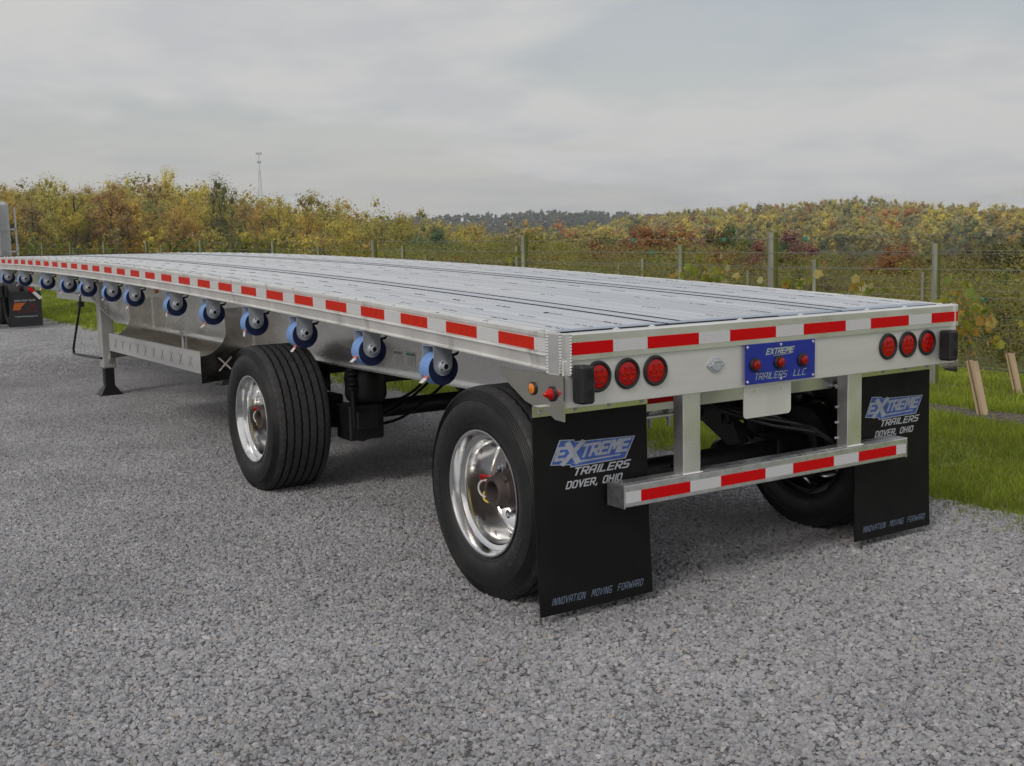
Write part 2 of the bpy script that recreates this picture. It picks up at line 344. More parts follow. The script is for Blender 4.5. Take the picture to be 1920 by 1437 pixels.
def copy_tree(o, parent=None):
    c = o.copy(); COL.objects.link(c); c.parent = parent
    for ch in list(o.children): copy_tree(ch, c)
    return c
def circ(cx, cy, r, n=24, cw=False):
    p = [(cx+r*math.cos(2*PI*i/n), cy+r*math.sin(2*PI*i/n)) for i in range(n)]
    return p[::-1] if cw else p

# ------------------------------------------------------------------ terrain
_AZ = np.linspace(YAW-.75, YAW+.75, 400); _dv = np.stack([np.sin(_AZ), np.cos(_AZ), 0*_AZ], 1); _PX = 960+FPX*(_dv@_r)/(_dv@_f); _HY = 718.5-FPX*(_dv@_u)/(_dv@_f)
def sstep(a, b, x): t = np.clip((x-a)/(b-a), 0, 1); return t*t*(3-2*t)
PX_L = [0,60,130,180,250,330,400,440,500,560,620,700,760,830,900]
H_L = [113,114,98,104,122,113,106,98,82,74,58,52,38,16,-4]
PX_R = [700,860,1000,1100,1200,1300,1400,1500,1600,1700,1800,1920,2100]
H_R = [-26,-20,-10,22,43,51,55,56,67,53,45,38,36]
PX_F = [-200,600,700,760,860,960,1050,1200,1500,1900]
H_F = [34,38,48,52,56,58,60,48,38,36]
def H(x, y):
    x = np.asarray(x, float); y = np.asarray(y, float)
    dx = x-CAM[0]; dy = y-CAM[1]; D = np.hypot(dx, dy); az = np.arctan2(dx, dy)
    px = np.interp(az, _AZ, _PX)
    near = np.where(x > 6.9, -.1*(np.minimum(x, 27)-6.9), 0.0)
    near = near+.011*(np.clip(y, 5, 45)-5)*sstep(3.3, 6.6, x)
    base = np.interp(px, [0,500,900,1920], [1.2,0,-6,-7])
    z = near+(base-near)*sstep(45, 150, D)
    z = np.where(x < 3.3, near+(base-near)*sstep(60, 150, D), z)
    gl = 1.66+np.interp(px, PX_L, H_L)*340/FPX-13.5
    z = z+(np.maximum(gl, -7)-base)*sstep(170, 340, D)*(px < 1000)
    gr = 1.66+np.interp(px, PX_R, H_R)*700/FPX-14
    wr = sstep(650, 900, px)
    z = z+wr*(gr+7)*sstep(380, 700, D)
    gf = 1.66+np.interp(px, PX_F, H_F)*1400/FPX-15
    z = z+(gf-z)*sstep(900, 1400, D)
    return z
def sheet(name, xs, ys, m, dz=0.0, hf=H, kind='structure'):
    X, Y = np.meshgrid(xs, ys); Z = hf(X, Y)+dz
    me = bpy.data.meshes.new(name); nx, ny = len(xs), len(ys)
    me.from_pydata(np.stack([X.ravel(), Y.ravel(), Z.ravel()], 1).tolist(), [], [(j*nx+i, j*nx+i+1, (j+1)*nx+i+1, (j+1)*nx+i) for j in range(ny-1) for i in range(nx-1)])
    me.polygons.foreach_set('use_smooth', [True]*len(me.polygons)); me.materials.append(m)
    o = bpy.data.objects.new(name, me); COL.objects.link(o); o['kind'] = kind; return o

def gravel_mat():
    m = bpy.data.materials.new('crushed_gravel'); m.use_nodes = True; nt = m.node_tree; b = nt.nodes['Principled BSDF']; lk = nt.links.new
    tco = nt.nodes.new('ShaderNodeTexCoord')
    v = nt.nodes.new('ShaderNodeTexVoronoi'); v.inputs['Scale'].default_value = 42; v.inputs['Randomness'].default_value = 1; lk(tco.outputs['Object'], v.inputs['Vector'])
    e = nt.nodes.new('ShaderNodeTexVoronoi'); e.feature = 'DISTANCE_TO_EDGE'; e.inputs['Scale'].default_value = 42; lk(tco.outputs['Object'], e.inputs['Vector'])
    rp = nt.nodes.new('ShaderNodeValToRGB'); rp.color_ramp.elements[0].color = (.17,.165,.17,1); rp.color_ramp.elements[1].color = (.42,.41,.415,1)
    hs = nt.nodes.new('ShaderNodeSeparateColor'); lk(v.outputs['Color'], hs.inputs[0]); lk(hs.outputs[0], rp.inputs[0])
    er = nt.nodes.new('ShaderNodeMapRange'); lk(e.outputs[0], er.inputs[0]); er.inputs[2].default_value = .22; er.inputs[3].default_value = .25; er.inputs[4].default_value = 1
    n = nt.nodes.new('ShaderNodeTexNoise'); n.inputs['Scale'].default_value = .8; n.inputs['Detail'].default_value = 6; lk(tco.outputs['Object'], n.inputs['Vector'])
    nr = nt.nodes.new('ShaderNodeMapRange'); lk(n.outputs[0], nr.inputs[0]); nr.inputs[1].default_value = .3; nr.inputs[2].default_value = .7; nr.inputs[3].default_value = .84; nr.inputs[4].default_value = 1.12
    m1 = nt.nodes.new('ShaderNodeMixRGB'); m1.blend_type = 'MULTIPLY'; m1.inputs[0].default_value = 1; lk(rp.outputs[0], m1.inputs[1]); lk(er.outputs[0], m1.inputs[2])
    m2 = nt.nodes.new('ShaderNodeMixRGB'); m2.blend_type = 'MULTIPLY'; m2.inputs[0].default_value = 1; lk(m1.outputs[0], m2.inputs[1]); lk(nr.outputs[0], m2.inputs[2])
    lk(m2.outputs[0], b.inputs['Base Color']); b.inputs['Roughness'].default_value = .9
    bp = nt.nodes.new('ShaderNodeBump'); bp.inputs['Strength'].default_value = .8; bp.inputs['Distance'].default_value = .012; lk(e.outputs[0], bp.inputs['Height']); lk(bp.outputs[0], b.inputs['Normal'])
    return m
def noise_ground(name, c1, c2, scale, bump=.6, bscale=30):
    return mat(name, c1, .95, 0, col2=c2, c2lo=.4, c2hi=.6, c2scale=scale, var=.25, vscale=scale*4, bump=bump, bscale=bscale)
GRAV = gravel_mat()
LAWNM = noise_ground('lawn_turf', (.20,.24,.04), (.15,.20,.03), 1.5)
SOILM = noise_ground('bare_soil', (.085,.068,.055), (.13,.115,.10), 9)
FIELDM = noise_ground('rough_field', (.11,.115,.035), (.075,.085,.03), .05, .3, 3)
sheet('gravel_lot', np.linspace(-45, 3.3, 12), np.linspace(-35, 46, 20), GRAV)
lx = np.concatenate([[3.3], np.arange(3.6, 18.1, .6)]); ly = np.arange(-30, 62, 1.5)
sheet('lawn', lx, ly, LAWNM)
# far terrain, polar sheet
rings = np.concatenate([np.linspace(16, 60, 12), np.linspace(70, 400, 34), np.linspace(420, 1500, 36), [1900, 2600, 3600]])
azs = np.concatenate([np.linspace(-PI, .0, 20)[:-1], np.linspace(0, 1.15, 90), np.linspace(1.15, PI, 16)[1:]])
vs = []; fs = []
for r_ in rings:
    X = CAM[0]+r_*np.sin(azs); Y = CAM[1]+r_*np.cos(azs); Z = H(X, Y)-.35*(1-sstep(20, 70, r_))-.0
    Z = np.where((X < 19) & (Y < 64) & (X > -46) & (Y > -36), np.minimum(Z, H(X, Y)-.45), Z)
    vs += list(zip(X, Y, Z))
na = len(azs)
for i in range(len(rings)-1):
    for j in range(na-1): fs.append((i*na+j, i*na+j+1, (i+1)*na+j+1, (i+1)*na+j))
tb = MB(); tb.add(vs, fs); t_ = tb.build('terrain', FIELDM, loc=(0,0,0)); t_['kind'] = 'structure'

def strip(name, x0, x1, dz, m):
    sheet(name, np.linspace(x0, x1, 5), np.arange(-4, 50, 1.0), m, dz)
for xr in (6.5, 9.9, 13.3, 16.7): strip('soil_strip', xr-.26, xr+.26, .012, SOILM)

# ------------------------------------------------------------------ haze
hz = MB(); hz.box(-1500, 1500, -1500, 1500, -30, 64)
hm = bpy.data.materials.new('haze_air'); hm.use_nodes = True; hm.node_tree.nodes.clear()
pv = hm.node_tree.nodes.new('ShaderNodeVolumePrincipled'); pv.inputs['Color'].default_value = (.90,.95,1.0,1); pv.inputs['Density'].default_value = .00028; pv.inputs['Anisotropy'].default_value = .1
ho = hm.node_tree.nodes.new('ShaderNodeOutputMaterial'); hm.node_tree.links.new(pv.outputs[0], ho.inputs['Volume'])
hzo = hz.build('haze', hm, loc=(0,0,0), smooth=0); hzo['kind'] = 'stuff'

exec_sections = []
# ================================================================== TRAILER
T = empty('flatbed_trailer', (1.295, 0.7, 0)); tag(T, 'long silver aluminium flatbed trailer with red and white tape parked on gravel', 'trailer')
LEN = 14.75; W = 2.591
def zt(y): return 1.285+.051*y-.00177*y*y
ys = [.10]+[.35+.36*i for i in range(40)]+[LEN-.05]
ys = [y for y in ys if y <= LEN-.02]
def yrange(a, b, st=.36):
    n = max(1, int(math.ceil((b-a)/st))); return [a+(b-a)*i/n for i in range(n+1)]
# side rails (outer face at x = 0 and x = W)
rail_prof = [(.075,0),(.004,0),(0,-.003),(0,-.020),(.004,-.024),(.004,-.087),(-.004,-.090),(-.006,-.097),(.006,-.102),(.014,-.150),(.004,-.156),(.004,-.162),(.075,-.162),(.075,-.15),(.022,-.15),(.022,-.014),(.075,-.014)]
for sgn in (0, 1):
    mb = MB(); pr_ = rail_prof if sgn == 0 else [(W-x, z) for x, z in rail_prof][::-1]
    mb.sweep(pr_, yrange(.10, LEN), zt); mb.build('side_rail', ALU_DIRTY, T, smooth=25)
    # weld beads along the rail top
    mb = MB(); k = .14
    while k < LEN-.1:
        ln = random.uniform(.05, .14); xx = .066 if sgn == 0 else W-.066
        mb.tube([(xx, k, zt(k)-.001), (xx, k+ln/2, zt(k+ln/2)+.0015), (xx, k+ln, zt(k+ln)-.001)], [.004,.008,.004], 6); k += random.uniform(.2, .46)
    w_ = mb.build('weld_bead', ALU, T); w_['kind'] = 'stuff'
# conspicuity tape along both sides
k = 0; y = .205
while y < LEN-.3:
    for sgn in (0, 1):
        for (a, ln, m_) in ((y, .285, REDS), (y+.285, .185, WHTT)):
            b_ = min(a+ln, LEN-.02); mb = MB(); xo = (.0005, .0035) if sgn == 0 else (W-.0035, W-.0005)
            mb.sweep([(xo[0], -.030), (xo[1], -.030), (xo[1], -.083), (xo[0], -.083)][::(1 if sgn else -1)], yrange(a, b_), zt)
            mb.build('red_tape' if m_ is REDS else 'white_tape', m_, T, smooth=0)
    y += .470
for sgn in (0, 1):
    mb = MB(); xo = (.0005, .0035) if sgn == 0 else (W-.0035, W-.0005)
    mb.sweep([(xo[0], -.030), (xo[1], -.030), (xo[1], -.083), (xo[0], -.083)], [.115, .205], zt); mb.build('white_tape', WHTT, T, smooth=0)
# deck planks
def plank(x0, x1, m, ribbed=True, name='deck_plank'):
    pts = [(x0, -.03), (x0, -.004), (x0+.003, -.0015)]
    if ribbed:
        n = max(4, int(round((x1-x0)/.0165))); w_ = (x1-x0-.008)/n
        for i in range(n):
            a = x0+.004+i*w_
            pts += [(a+w_*.06, -.005), (a+w_*.22, -.0002), (a+w_*.62, 0), (a+w_*.78, -.005)]
    else: pts += [(x0+.008, -.0015), (x1-.008, -.0015)]
    pts += [(x1-.003, -.0015), (x1, -.004), (x1, -.03)]
    mb = MB(); mb.sweep(pts[::-1], yrange(.088, LEN-.06, .5), zt, closed=True); return mb.build(name, m, T, smooth=0)
g = .0028
cols = [(.083,.27),(.27,.465),(.465,.66)]
for a, b_ in cols:
    plank(a+g, b_-g, ALU_DECK); plank(W-b_+g, W-a-g, ALU_DECK)
for a, b_ in ((.80,1.13),(1.13,1.461),(1.461,1.791)): plank(a+g, b_-g, ALU_DECK)
for a, b_ in ((.66,.80),(1.791,1.931)): plank(a+.007, b_-.007, ALU_STRIP, False, 'smooth_deck_strip')
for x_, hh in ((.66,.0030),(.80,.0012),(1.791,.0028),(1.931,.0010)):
    mb = MB(); wd = .0032 if hh > .002 else .0018; mb.sweep([(x_-wd,-.03),(x_-wd,hh),(x_+wd,hh),(x_+wd,-.03)][::-1], yrange(.088, LEN-.06, .5), zt); mb.build('seam_shade_strip', mat('painted_seam_shade', (.02,.022,.028), .5), T, smooth=0)  # dark raised strips paint in the shade of the deck seams
# dark floor seen through the gaps between the planks
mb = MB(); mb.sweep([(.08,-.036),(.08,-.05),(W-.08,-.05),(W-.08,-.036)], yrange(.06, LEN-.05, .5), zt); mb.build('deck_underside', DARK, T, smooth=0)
# tie slots / fastener marks over every crossmember
cols_d = [.022, .135, .30, .475, 1.085, 1.425, 1.62, 2.115, 2.29, 2.455, 2.568]
CM = [.205+.4545*i for i in range(32)]
for ci, cx_ in enumerate(cols_d):
    mb = MB()
    for i, yy in enumerate(CM):
        y0 = yy+(ci-3)*.012+random.uniform(-.01, .01)
        if y0 > LEN-.2 or y0 < .14: continue
        if ci in (0, 10):
            for q in range(3): mb.cyl((cx_+.003*q, y0+.028*q, zt(y0)-.004), (cx_+.003*q, y0+.028*q, zt(y0)+.0018), .006, n=8)
        else:
            nn_ = 9
            for q in range(nn_):
                if random.random() < .2: continue
                yq = y0+q*.015; xq = cx_+random.uniform(-.0015, .0015)+.004*math.sin(i*1.7)
                hw = random.uniform(.0014, .0035)
                mb.box(xq-hw, xq+hw, yq, yq+random.uniform(.008, .015), zt(yq)-.002, zt(yq)+.0012)
    s_ = mb.build('fastener_row', DARK, T, smooth=0); s_['kind'] = 'stuff'
mb = MB(); mb.cyl((.478, .80, zt(.8)-.002), (.478, .80, zt(.8)+.0012), .013, n=16); mb.build('drain_hole', DARK, T)
# crossmembers
for i, yy in enumerate(CM):
    z = zt(yy); mb = MB()
    for (a, b_) in ((.03, .545), (.56, 2.03), (2.05, W-.03)):
        mb.box(a, b_, yy-.003, yy+.003, z-.15, z-.05); mb.box(a, b_, yy-.03, yy+.03, z-.155, z-.15); mb.box(a, b_, yy-.03, yy+.03, z-.058, z-.0505)
    mb.build('crossmember', ALU, T, smooth=0)
# main beams
def zb(y): return np.interp(y, [0, 4.5, 9.3, 10.3, 14.7], [.872, .868, .905, 1.15, 1.23])
for bx_ in (.55, W-.55):
    mb = MB(); yy = yrange(.21, LEN-.1, .4); vs = []; m4 = 0
    for y in yy:
        t_, b_ = zt(y)-.157, float(zb(y))
        ring = [(bx_-.004, t_-.014), (bx_-.004, b_+.014), (bx_-.065, b_+.012), (bx_-.065, b_), (bx_+.065, b_), (bx_+.065, b_+.012), (bx_+.004, b_+.014), (bx_+.004, t_-.014), (bx_+.065, t_-.012), (bx_+.065, t_), (bx_-.065, t_), (bx_-.065, t_-.012)]
        vs += [(x, y, z) for x, z in ring]
    m = 12; fs = [(i*m+j, i*m+(j+1)%m, (i+1)*m+(j+1)%m, (i+1)*m+j) for i in range(len(yy)-1) for j in range(m)]+[tuple(range(m))[::-1], tuple(range((len(yy)-1)*m, len(yy)*m))]
    mb.add(vs, fs); mb.build('main_beam', mat('beam_aluminium', (.90,.895,.88), .27, .9, var=.08, vscale=2, rvar=.10, bump=.06, bscale=12, stretch=(1,.4,1)), T, smooth=20)
# red tape segments and bolts on the beam web
for y0 in (2.1, 4.3, 5.6, 6.5, 7.4):
    mb = MB(); x_ = .5445; mb.sweep([(x_, -.215), (x_, -.18), (x_+.0012, -.18), (x_+.0012, -.215)], yrange(y0, y0+.3), zt); mb.build('red_tape', REDS, T, smooth=0)
for y0 in (2.05, 3.1, 5.2):
    mb = MB(); mb.lathe((.546, y0, .975), '-x', [(0,.014),(.008,.014),(.012,.008),(.012,0.0001)], 12); mb.build('beam_bolt', ZINC, T)
# stickers on the beam web
for (y0, y1, head) in ((2.60,2.475,None),(2.425,2.305,STKG)):
    mb = MB(); mb.box(.5435, .5455, y1, y0, .93, 1.022); st = mb.build('sticker', STKL, T, smooth=0)
    mb = MB()
    for q in range(9): mb.box(.5425, .5434, y1+.012, y0-.012-random.uniform(0,.03), .985-q*.0058-.0016, .985-q*.0058)
    mb.build('fine_print', STKT, st, smooth=0)
    mb = MB(); mb.box(.5425, .5434, y1+.006, y0-.006, .998, 1.014); mb.build('sticker_heading', head or STKT, st, smooth=0)
# rear frame: end rail, bolster panel, corner gussets
mb = MB()
pr2 = [(-.010,1.1770),(-.010,1.283),(-.004,1.289),(.055,1.289),(.058,1.286),(.058,1.270),(.012,1.270),(.012,1.1770)]
def xsweep(mb, prof, x0, x1, nx=1):
    vs = []; m = len(prof)
    for i in range(nx+1):
        x = x0+(x1-x0)*i/nx
        vs += [(x, y, z) for y, z in prof]
    fs = [(i*m+j, (i+1)*m+j, (i+1)*m+(j+1)%m, i*m+(j+1)%m) for i in range(nx) for j in range(m)]+[tuple(range(m)), tuple(range(nx*m, (nx+1)*m))[::-1]]
    mb.add(vs, fs)
xsweep(mb, pr2, .036, W-.004); mb.build('end_rail', ALU_DIRTY if False else ALU, T, smooth=30)
mb = MB(); mb.box(.09, W-.09, .0585, .0605, 1.240, 1.279); mb.box(.075, W-.08, .0605, .082, 1.262, 1.2745); mb.build('end_gap', DARK, T, smooth=0)
mb = MB(); mb.box(.045, 1.32, .0608, .079, 1.262, 1.2935); mb.box(1.32, W-.06, .0608, .079, 1.262, 1.2905); mb.build('rubber_seal', DARK, T, smooth=0)
mb = MB(); mb.add([(.06,.080,zt(.08)+.0008),(W-.07,.080,zt(.08)+.0008),(W-.07,.165,zt(.165)+.0012),(.06,.165,zt(.165)+.0012),(.06,.080,zt(.08)-.004),(W-.07,.080,zt(.08)-.004),(W-.07,.165,zt(.165)-.004),(.06,.165,zt(.165)-.004)], [(0,1,2,3),(7,6,5,4),(0,4,5,1),(1,5,6,2),(2,6,7,3),(3,7,4,0)]); mb.build('deck_end_strip', mat('sky_tinted_end_strip', (.40,.47,.60), .28, .8), T, smooth=0)  # smooth metal strip, its blue colour is a painted sky reflection
mb = MB()
for x_ in (.32, .52, 1.05, 1.45, 1.93, 2.22, 2.5): mb.tube([(x_-.02, .047, 1.289), (x_, .045, 1.292), (x_+.02, .047, 1.289)], [.002,.006,.002], 6)
mb.build('weld_bead', ALU, T)['kind'] = 'stuff'
mb = MB(); mb.box(.005, 2.586, 0, .012, .978, 1.1765, .002); mb.box(.034, 2.562, .012, .075, .978, .986); mb.build('rear_panel', mat('rear_panel_aluminium', (.79,.785,.775), .40, .40, var=.04, rvar=.06, bump=.03, bscale=50, stretch=(.3,1,3)), T)
seg = [.038,.257,.446,.742,.931,1.224,1.41,1.705,1.889,2.181,2.364,2.584]
for i in range(11):
    mb = MB(); mb.box(seg[i]+.001, seg[i+1]-.0005, -.0125, -.0102, 1.1995, 1.2515)
    mb.build('white_tape' if i % 2 else 'red_tape', WHTT if i % 2 else REDT, T, smooth=0)
# corner posts (welded cover between side rail and end rail)
for s_ in (0, 1):
    fx = (lambda x: x) if s_ == 0 else (lambda x: W-x)
    mb = MB(); q = [(fx(-.004), .102), (fx(.008), .045), (fx(.022), .004), (fx(.035), -.013), (fx(.05), -.004), (fx(.05), .102)]
    n_ = len(q); vs = [(x, y, 1.115) for x, y in q]+[(x, y, 1.2865) for x, y in q]
    mb.add(vs, [(i, (i+1)%n_, n_+(i+1)%n_, n_+i) for i in range(n_)]+[tuple(range(n_)), tuple(range(n_, 2*n_))]); mb.build('corner_post', ALU, T, smooth=15)
    mb = MB()
    for (x_, y_) in ((-.003,.104), (.036,-.014), (.012,.030)):
        z = 1.118
        while z < 1.284:
            mb.tube([(fx(x_), y_, z), (fx(x_)-.002*(1-2*s_), y_-.001, z+.006), (fx(x_), y_, z+.012)], [.0035,.0055,.0035], 6); z += .0125
    wb = mb.build('weld_bead', ALU, T); wb['kind'] = 'stuff'
    # polished gusset plate on the side: y from 0 to .48
    V, F = curve_mesh([[(-.012,1.118),(-.012,.925),(.055,.928),(.10,.952),(.22,.972),(.275,.985),(.478,1.088),(.482,1.118)]], .006)
    mb = MB(); mb.add([(fx(-.001+v[2]), v[0], v[1]) for v in V], F); mb.build('gusset_plate', POL, T, smooth=20)
    # side marker lamps on the gusset
    sg = '-x' if s_ == 0 else 'x'
    mb = MB(); mb.lathe((fx(-.004), .213, 1.046), sg, [(0,.029),(.006,.029),(.010,.024)], 28); h_ = mb.build('side_marker', BLOCK, T)
    mb = MB(); mb.lathe((fx(-.004), .213, 1.046), sg, [(.004,.0235),(.010,.0225),(.014,.015),(.016,.0001)], 28); mb.build('amber_lens', AMB, h_)
    mb = MB(); mb.lathe((fx(-.004), .070, 1.036), sg, [(0,.033),(.007,.033),(.010,.026)], 28); h_ = mb.build('cone_marker', BLOCK, T)
    mb = MB(); mb.lathe((fx(-.004), .070, 1.036), sg, [(.004,.026),(.012,.025),(.030,.015),(.045,.006),(.049,.0001)], 28); mb.build('red_lens', LENS, h_)
# rubber dock blocks
for x0 in (.036, 2.424):
    mb = MB(); x1 = x0+.070
    mb.box(x0, x1, -.088, -.011, 1.000, 1.160, .010)
    bl = mb.build('rubber_bumper', BLOCK, T)
    mb = MB()
    for z_ in (1.042, 1.122): mb.lathe((x0+.043, -.0879, z_), '-y', [(0,.0195),(.0006,.0190),(.0008,.0001)], 20)
    mb.build('bolt_hole', DARK, bl)
# round tail lamps
def tail_lamp(x_, z_):
    mb = MB(); mb.lathe((x_, 0, z_), '-y', [(0,.067),(.004,.068),(.010,.066),(.014,.060),(.011,.053),(.004,.051),(.001,.05)], 40); h_ = mb.build('tail_light', BLOCK, T)
    mb = MB(); mb.lathe((x_, 0, z_), '-y', [(.002,.0515),(.006,.0505),(.009,.040),(.0105,.02),(.011,.0001)], 36); mb.build('red_lens', LENS, h_)
    mb = MB()
    for q in range(7):
        cx_, cz_ = (0, 0) if q == 0 else (.029*math.cos(q*PI/3), .029*math.sin(q*PI/3))
        mb.lathe((x_+cx_, -.0095 if q else -.0108, z_+cz_), '-y', [(0,.0090),(.0012,.007),(.0014,.0001)], 14)
    mb.build('light_diode', LENSD, h_)
for x_ in (.183, .339, .496, 2.034, 2.188, 2.342): tail_lamp(x_, 1.100)
# socket on the rear panel
V, F = curve_mesh([[(-.052,.0),(-.047,.008),(-.014,.033),(.014,.033),(.047,.008),(.052,0),(.047,-.008),(.014,-.033),(-.014,-.033),(-.047,-.008)]], .005)
mb = MB(); mb.add([(.851+v[0], -.004+v[2], 1.096+v[1]) for v in V], F); mb.lathe((.851,-.006,1.096), '-y', [(0,.027),(.006,.027),(.008,.024),(.008,.0001)], 24)
so_ = mb.build('power_socket', ZINC, T)
mb = MB()
for dx_ in (-.036, .036): mb.lathe((.851+dx_, -.0065, 1.096), '-y', [(0,.006),(.003,.005),(.004,.0001)], 10)
mb.box(.828, .874, -.017, -.014, 1.112, 1.118); mb.build('socket_screw', ALU, so_)
# blue identification plate
mb = MB(); mb.box(1.022, 1.484, -.0170, -.0128, .990, 1.176, .001); bp_ = mb.build('blue_plate', BLUEP, T)
mb = MB()
for x_ in (1.036, 1.252, 1.470):
    for z_ in (1.003, 1.164): mb.lathe((x_, -.017, z_), '-y', [(0,.007),(.003,.006),(.0045,.0001)], 12)
mb.build('plate_screw', ALU, bp_)
for x_ in (1.080, 1.238, 1.394):
    mb = MB(); mb.lathe((x_, -.017, 1.081), '-y', [(0,.0335),(.008,.033),(.014,.026),(.014,.022)], 28); mb.build('lamp_bezel', BLOCK, bp_)
    mb = MB(); mb.lathe((x_, -.017, 1.081), '-y', [(.008,.0225),(.022,.0215),(.028,.015),(.030,.0001)], 24); mb.build('red_lens', LENSD, bp_)
block_rear('EXTREME', 1.155, 1.342, 1.122, 1.150, -.0172, GRNL, bp_, shear=.4, t=.24)
mb = MB(); mb.add([(1.20,-.0180,1.1135),(1.318,-.0180,1.1175),(1.322,-.0180,1.1195),(1.206,-.0180,1.1165)], [(0,1,2,3)]); mb.build('logo_underline', GRNL, bp_, smooth=0)
block_rear('TRAILERS  LLC', 1.078, 1.425, 1.0085, 1.0385, -.0172, GRNL, bp_, shear=.35, t=.13)
# licence plate bracket
rr_ = .02; oc = []
for (cx_, cz_, a0) in ((1.340,.845,270),(1.340,.965,0),(1.068,.965,90),(1.068,.845,180)):
    for q in range(5): a = R(a0+q*22.5); oc.append((cx_+rr_*math.cos(a), cz_+rr_*math.sin(a)))
holes = [circ(1.115,.948,.005,8,True), circ(1.29,.948,.005,8,True)]
V, F = curve_mesh([oc]+holes, .003); mb = MB(); mb.add([(v[0], .022+v[2], v[1]) for v in V], F); mb.build('licence_plate_bracket', ALU_DIRTY, T, smooth=0)
# underride bumper
mb = MB(); xsweep(mb, [(.040,.502),(.040,.594),(.045,.598),(.058,.598),(.060,.5965),(.066,.5965),(.068,.598),(.076,.598),(.078,.5965),(.084,.5965),(.086,.598),(.150,.598),(.154,.594),(.154,.502),(.150,.498),(.045,.498)], .350, 2.246)
mb.build('underride_bumper', ALU_SHADE, T, smooth=25)
for s0, s1, x_ in ((.3485,.3495,0),(2.2465,2.2475,0)):
    mb = MB(); mb.box(s0-.003, s1+.003, .037, .157, .495, .601); mb.build('end_cap', ALU_SHADE, T, smooth=0)
for x0, x1 in ((.355,.443),(.443,.732),(.732,.921),(.921,1.21),(1.21,1.397),(1.397,1.688),(1.688,1.872),(1.872,2.164),(2.164,2.243)):
    i = [.355,.443,.732,.921,1.21,1.397,1.688,1.872,2.164].index(x0)
    mb = MB(); mb.box(x0, x1-.0008, .0375, .0395, .5185, .5685); mb.build('red_tape' if i % 2 else 'white_tape', REDT if i % 2 else WHTT, T, smooth=0)
for x0 in (.700, 1.797):
    mb = MB(); mb.box(x0, x0+.105, .048, .118, .5985, .9775, .003); up = mb.build('bumper_upright', ALU, T)
    mb = MB()
    x_ = x0-.004
    while x_ < x0+.108: mb.tube([(x_, .046, .600), (x_+.006, .044, .603), (x_+.012, .046, .600)], [.002,.005,.002], 6); x_ += .012
    mb.build('weld_bead', mat('dull_weld', (.62,.62,.60), .5, .6), up)['kind'] = 'stuff'
# mud flaps
def flap(x0, x1):
    mb = MB(); nx, nz = 6, 10; vs = []
    def yy(x, z): return .18+.006*math.sin((x-x0)/(x1-x0)*PI)+.018*((.93-z)/.87)**2
    for k_ in (0, 1):
        for j in range(nz+1):
            for i in range(nx+1):
                x = x0+(x1-x0)*i/nx; z = .048+(.932-.048)*j/nz; vs.append((x, .1835+k_*.009, z))
    n_ = (nx+1)*(nz+1); fs = []
    for j in range(nz):
        for i in range(nx):
            a = j*(nx+1)+i; fs += [(a, a+1, a+nx+2, a+nx+1), (n_+a, n_+a+nx+1, n_+a+nx+2, n_+a+1)]
    bd = [i for i in range(nx+1)]+[j*(nx+1)+nx for j in range(1, nz+1)]+[nz*(nx+1)+i for i in range(nx-1, -1, -1)]+[j*(nx+1) for j in range(nz-1, 0, -1)]
    for a, b in zip(bd, bd[1:]+bd[:1]): fs.append((a, n_+a, n_+b, b))
    mb.add(vs, fs); fl = mb.build('mud_flap', FLAP, T)
    mb = MB(); mb.box(x0-.004, x1, .1755, .1825, .924, .977, .001); mb.box(x0-.004, x1, .120, .1825, .9725, .977); br = mb.build('flap_bracket', POL, T)
    mb = MB()
    for q in range(4): mb.lathe((x0+.035+q*(x1-x0-.07)/3, .1755, .944), '-y', [(0,.011),(.004,.010),(.0045,.006),(.009,.006),(.010,.0001)], 10)
    mb.build('bracket_bolt', ZINC, br)
    yf = .1832
    P = [(.084,.706),(.137,.812),(.215,.806),(.216,.797),(.557,.786),(.500,.688),(.192,.684),(.189,.695)]
    P = [(x0+a, z) for a, z in P]
    V, F = curve_mesh([P], .0012); mb = MB(); mb.add([(v[0], yf-.0006+v[2], v[1]) for v in V], F); lg = mb.build('logo_panel', LOGOB, fl, smooth=0)
    # silver outline
    V, F = curve_mesh([P, [(x0+.31+(a-x0-.31)*.972, .747+(z-.747)*.93) for a, z in P][::-1]], .0012); mb = MB(); mb.add([(v[0], yf-.0015+v[2], v[1]) for v in V], F); mb.build('logo_outline', LOGOS, fl, smooth=0)
    block_rear('E', x0+.112, x0+.172, .722, .778, yf-.0012, LOGOS, fl, shear=.35, t=.26)
    block_rear('X', x0+.150, x0+.262, .700, .796, yf-.0022, LOGOS, fl, shear=.25, t=.24)
    block_rear('TREME', x0+.245, x0+.530, .722, .778, yf-.0012, LOGOS, fl, shear=.5, t=.26)
    mb = MB(); mb.add([(x0+.20, yf-.0018, .700),(x0+.47, yf-.0018, .706),(x0+.478, yf-.0018, .712),(x0+.235, yf-.0018, .709)], [(0,1,2,3)]); mb.build('logo_underline', LOGOS, fl, smooth=0)
    block_rear('TRAILERS', x0+.205, x0+.528, .645, .679, yf, TXT, fl, shear=.4, t=.21, gap=.36)
    block_rear('DOVER, OHIO', x0+.165, x0+.480, .591, .623, yf, TXT, fl, shear=.35, t=.21, gap=.36)
    block_rear('INNOVATION  MOVING  FORWARD', x0+.058, x0+.575, .090, .120, yf, TXTB, fl, shear=.5, t=.13, gap=.42)
def bow(fl, k):
    for o_ in [fl]+list(fl.children):
        co = np.empty(len(o_.data.vertices)*3); o_.data.vertices.foreach_get('co', co); co = co.reshape(-1, 3); zz_ = co[:,2]
        co[:,1] -= k*np.clip((.93-zz_)/.88, 0, 1)**2; o_.data.vertices.foreach_set('co', co.reshape(-1)); o_.data.update()
flap(-.030, .598); flap(2.003, 2.618)
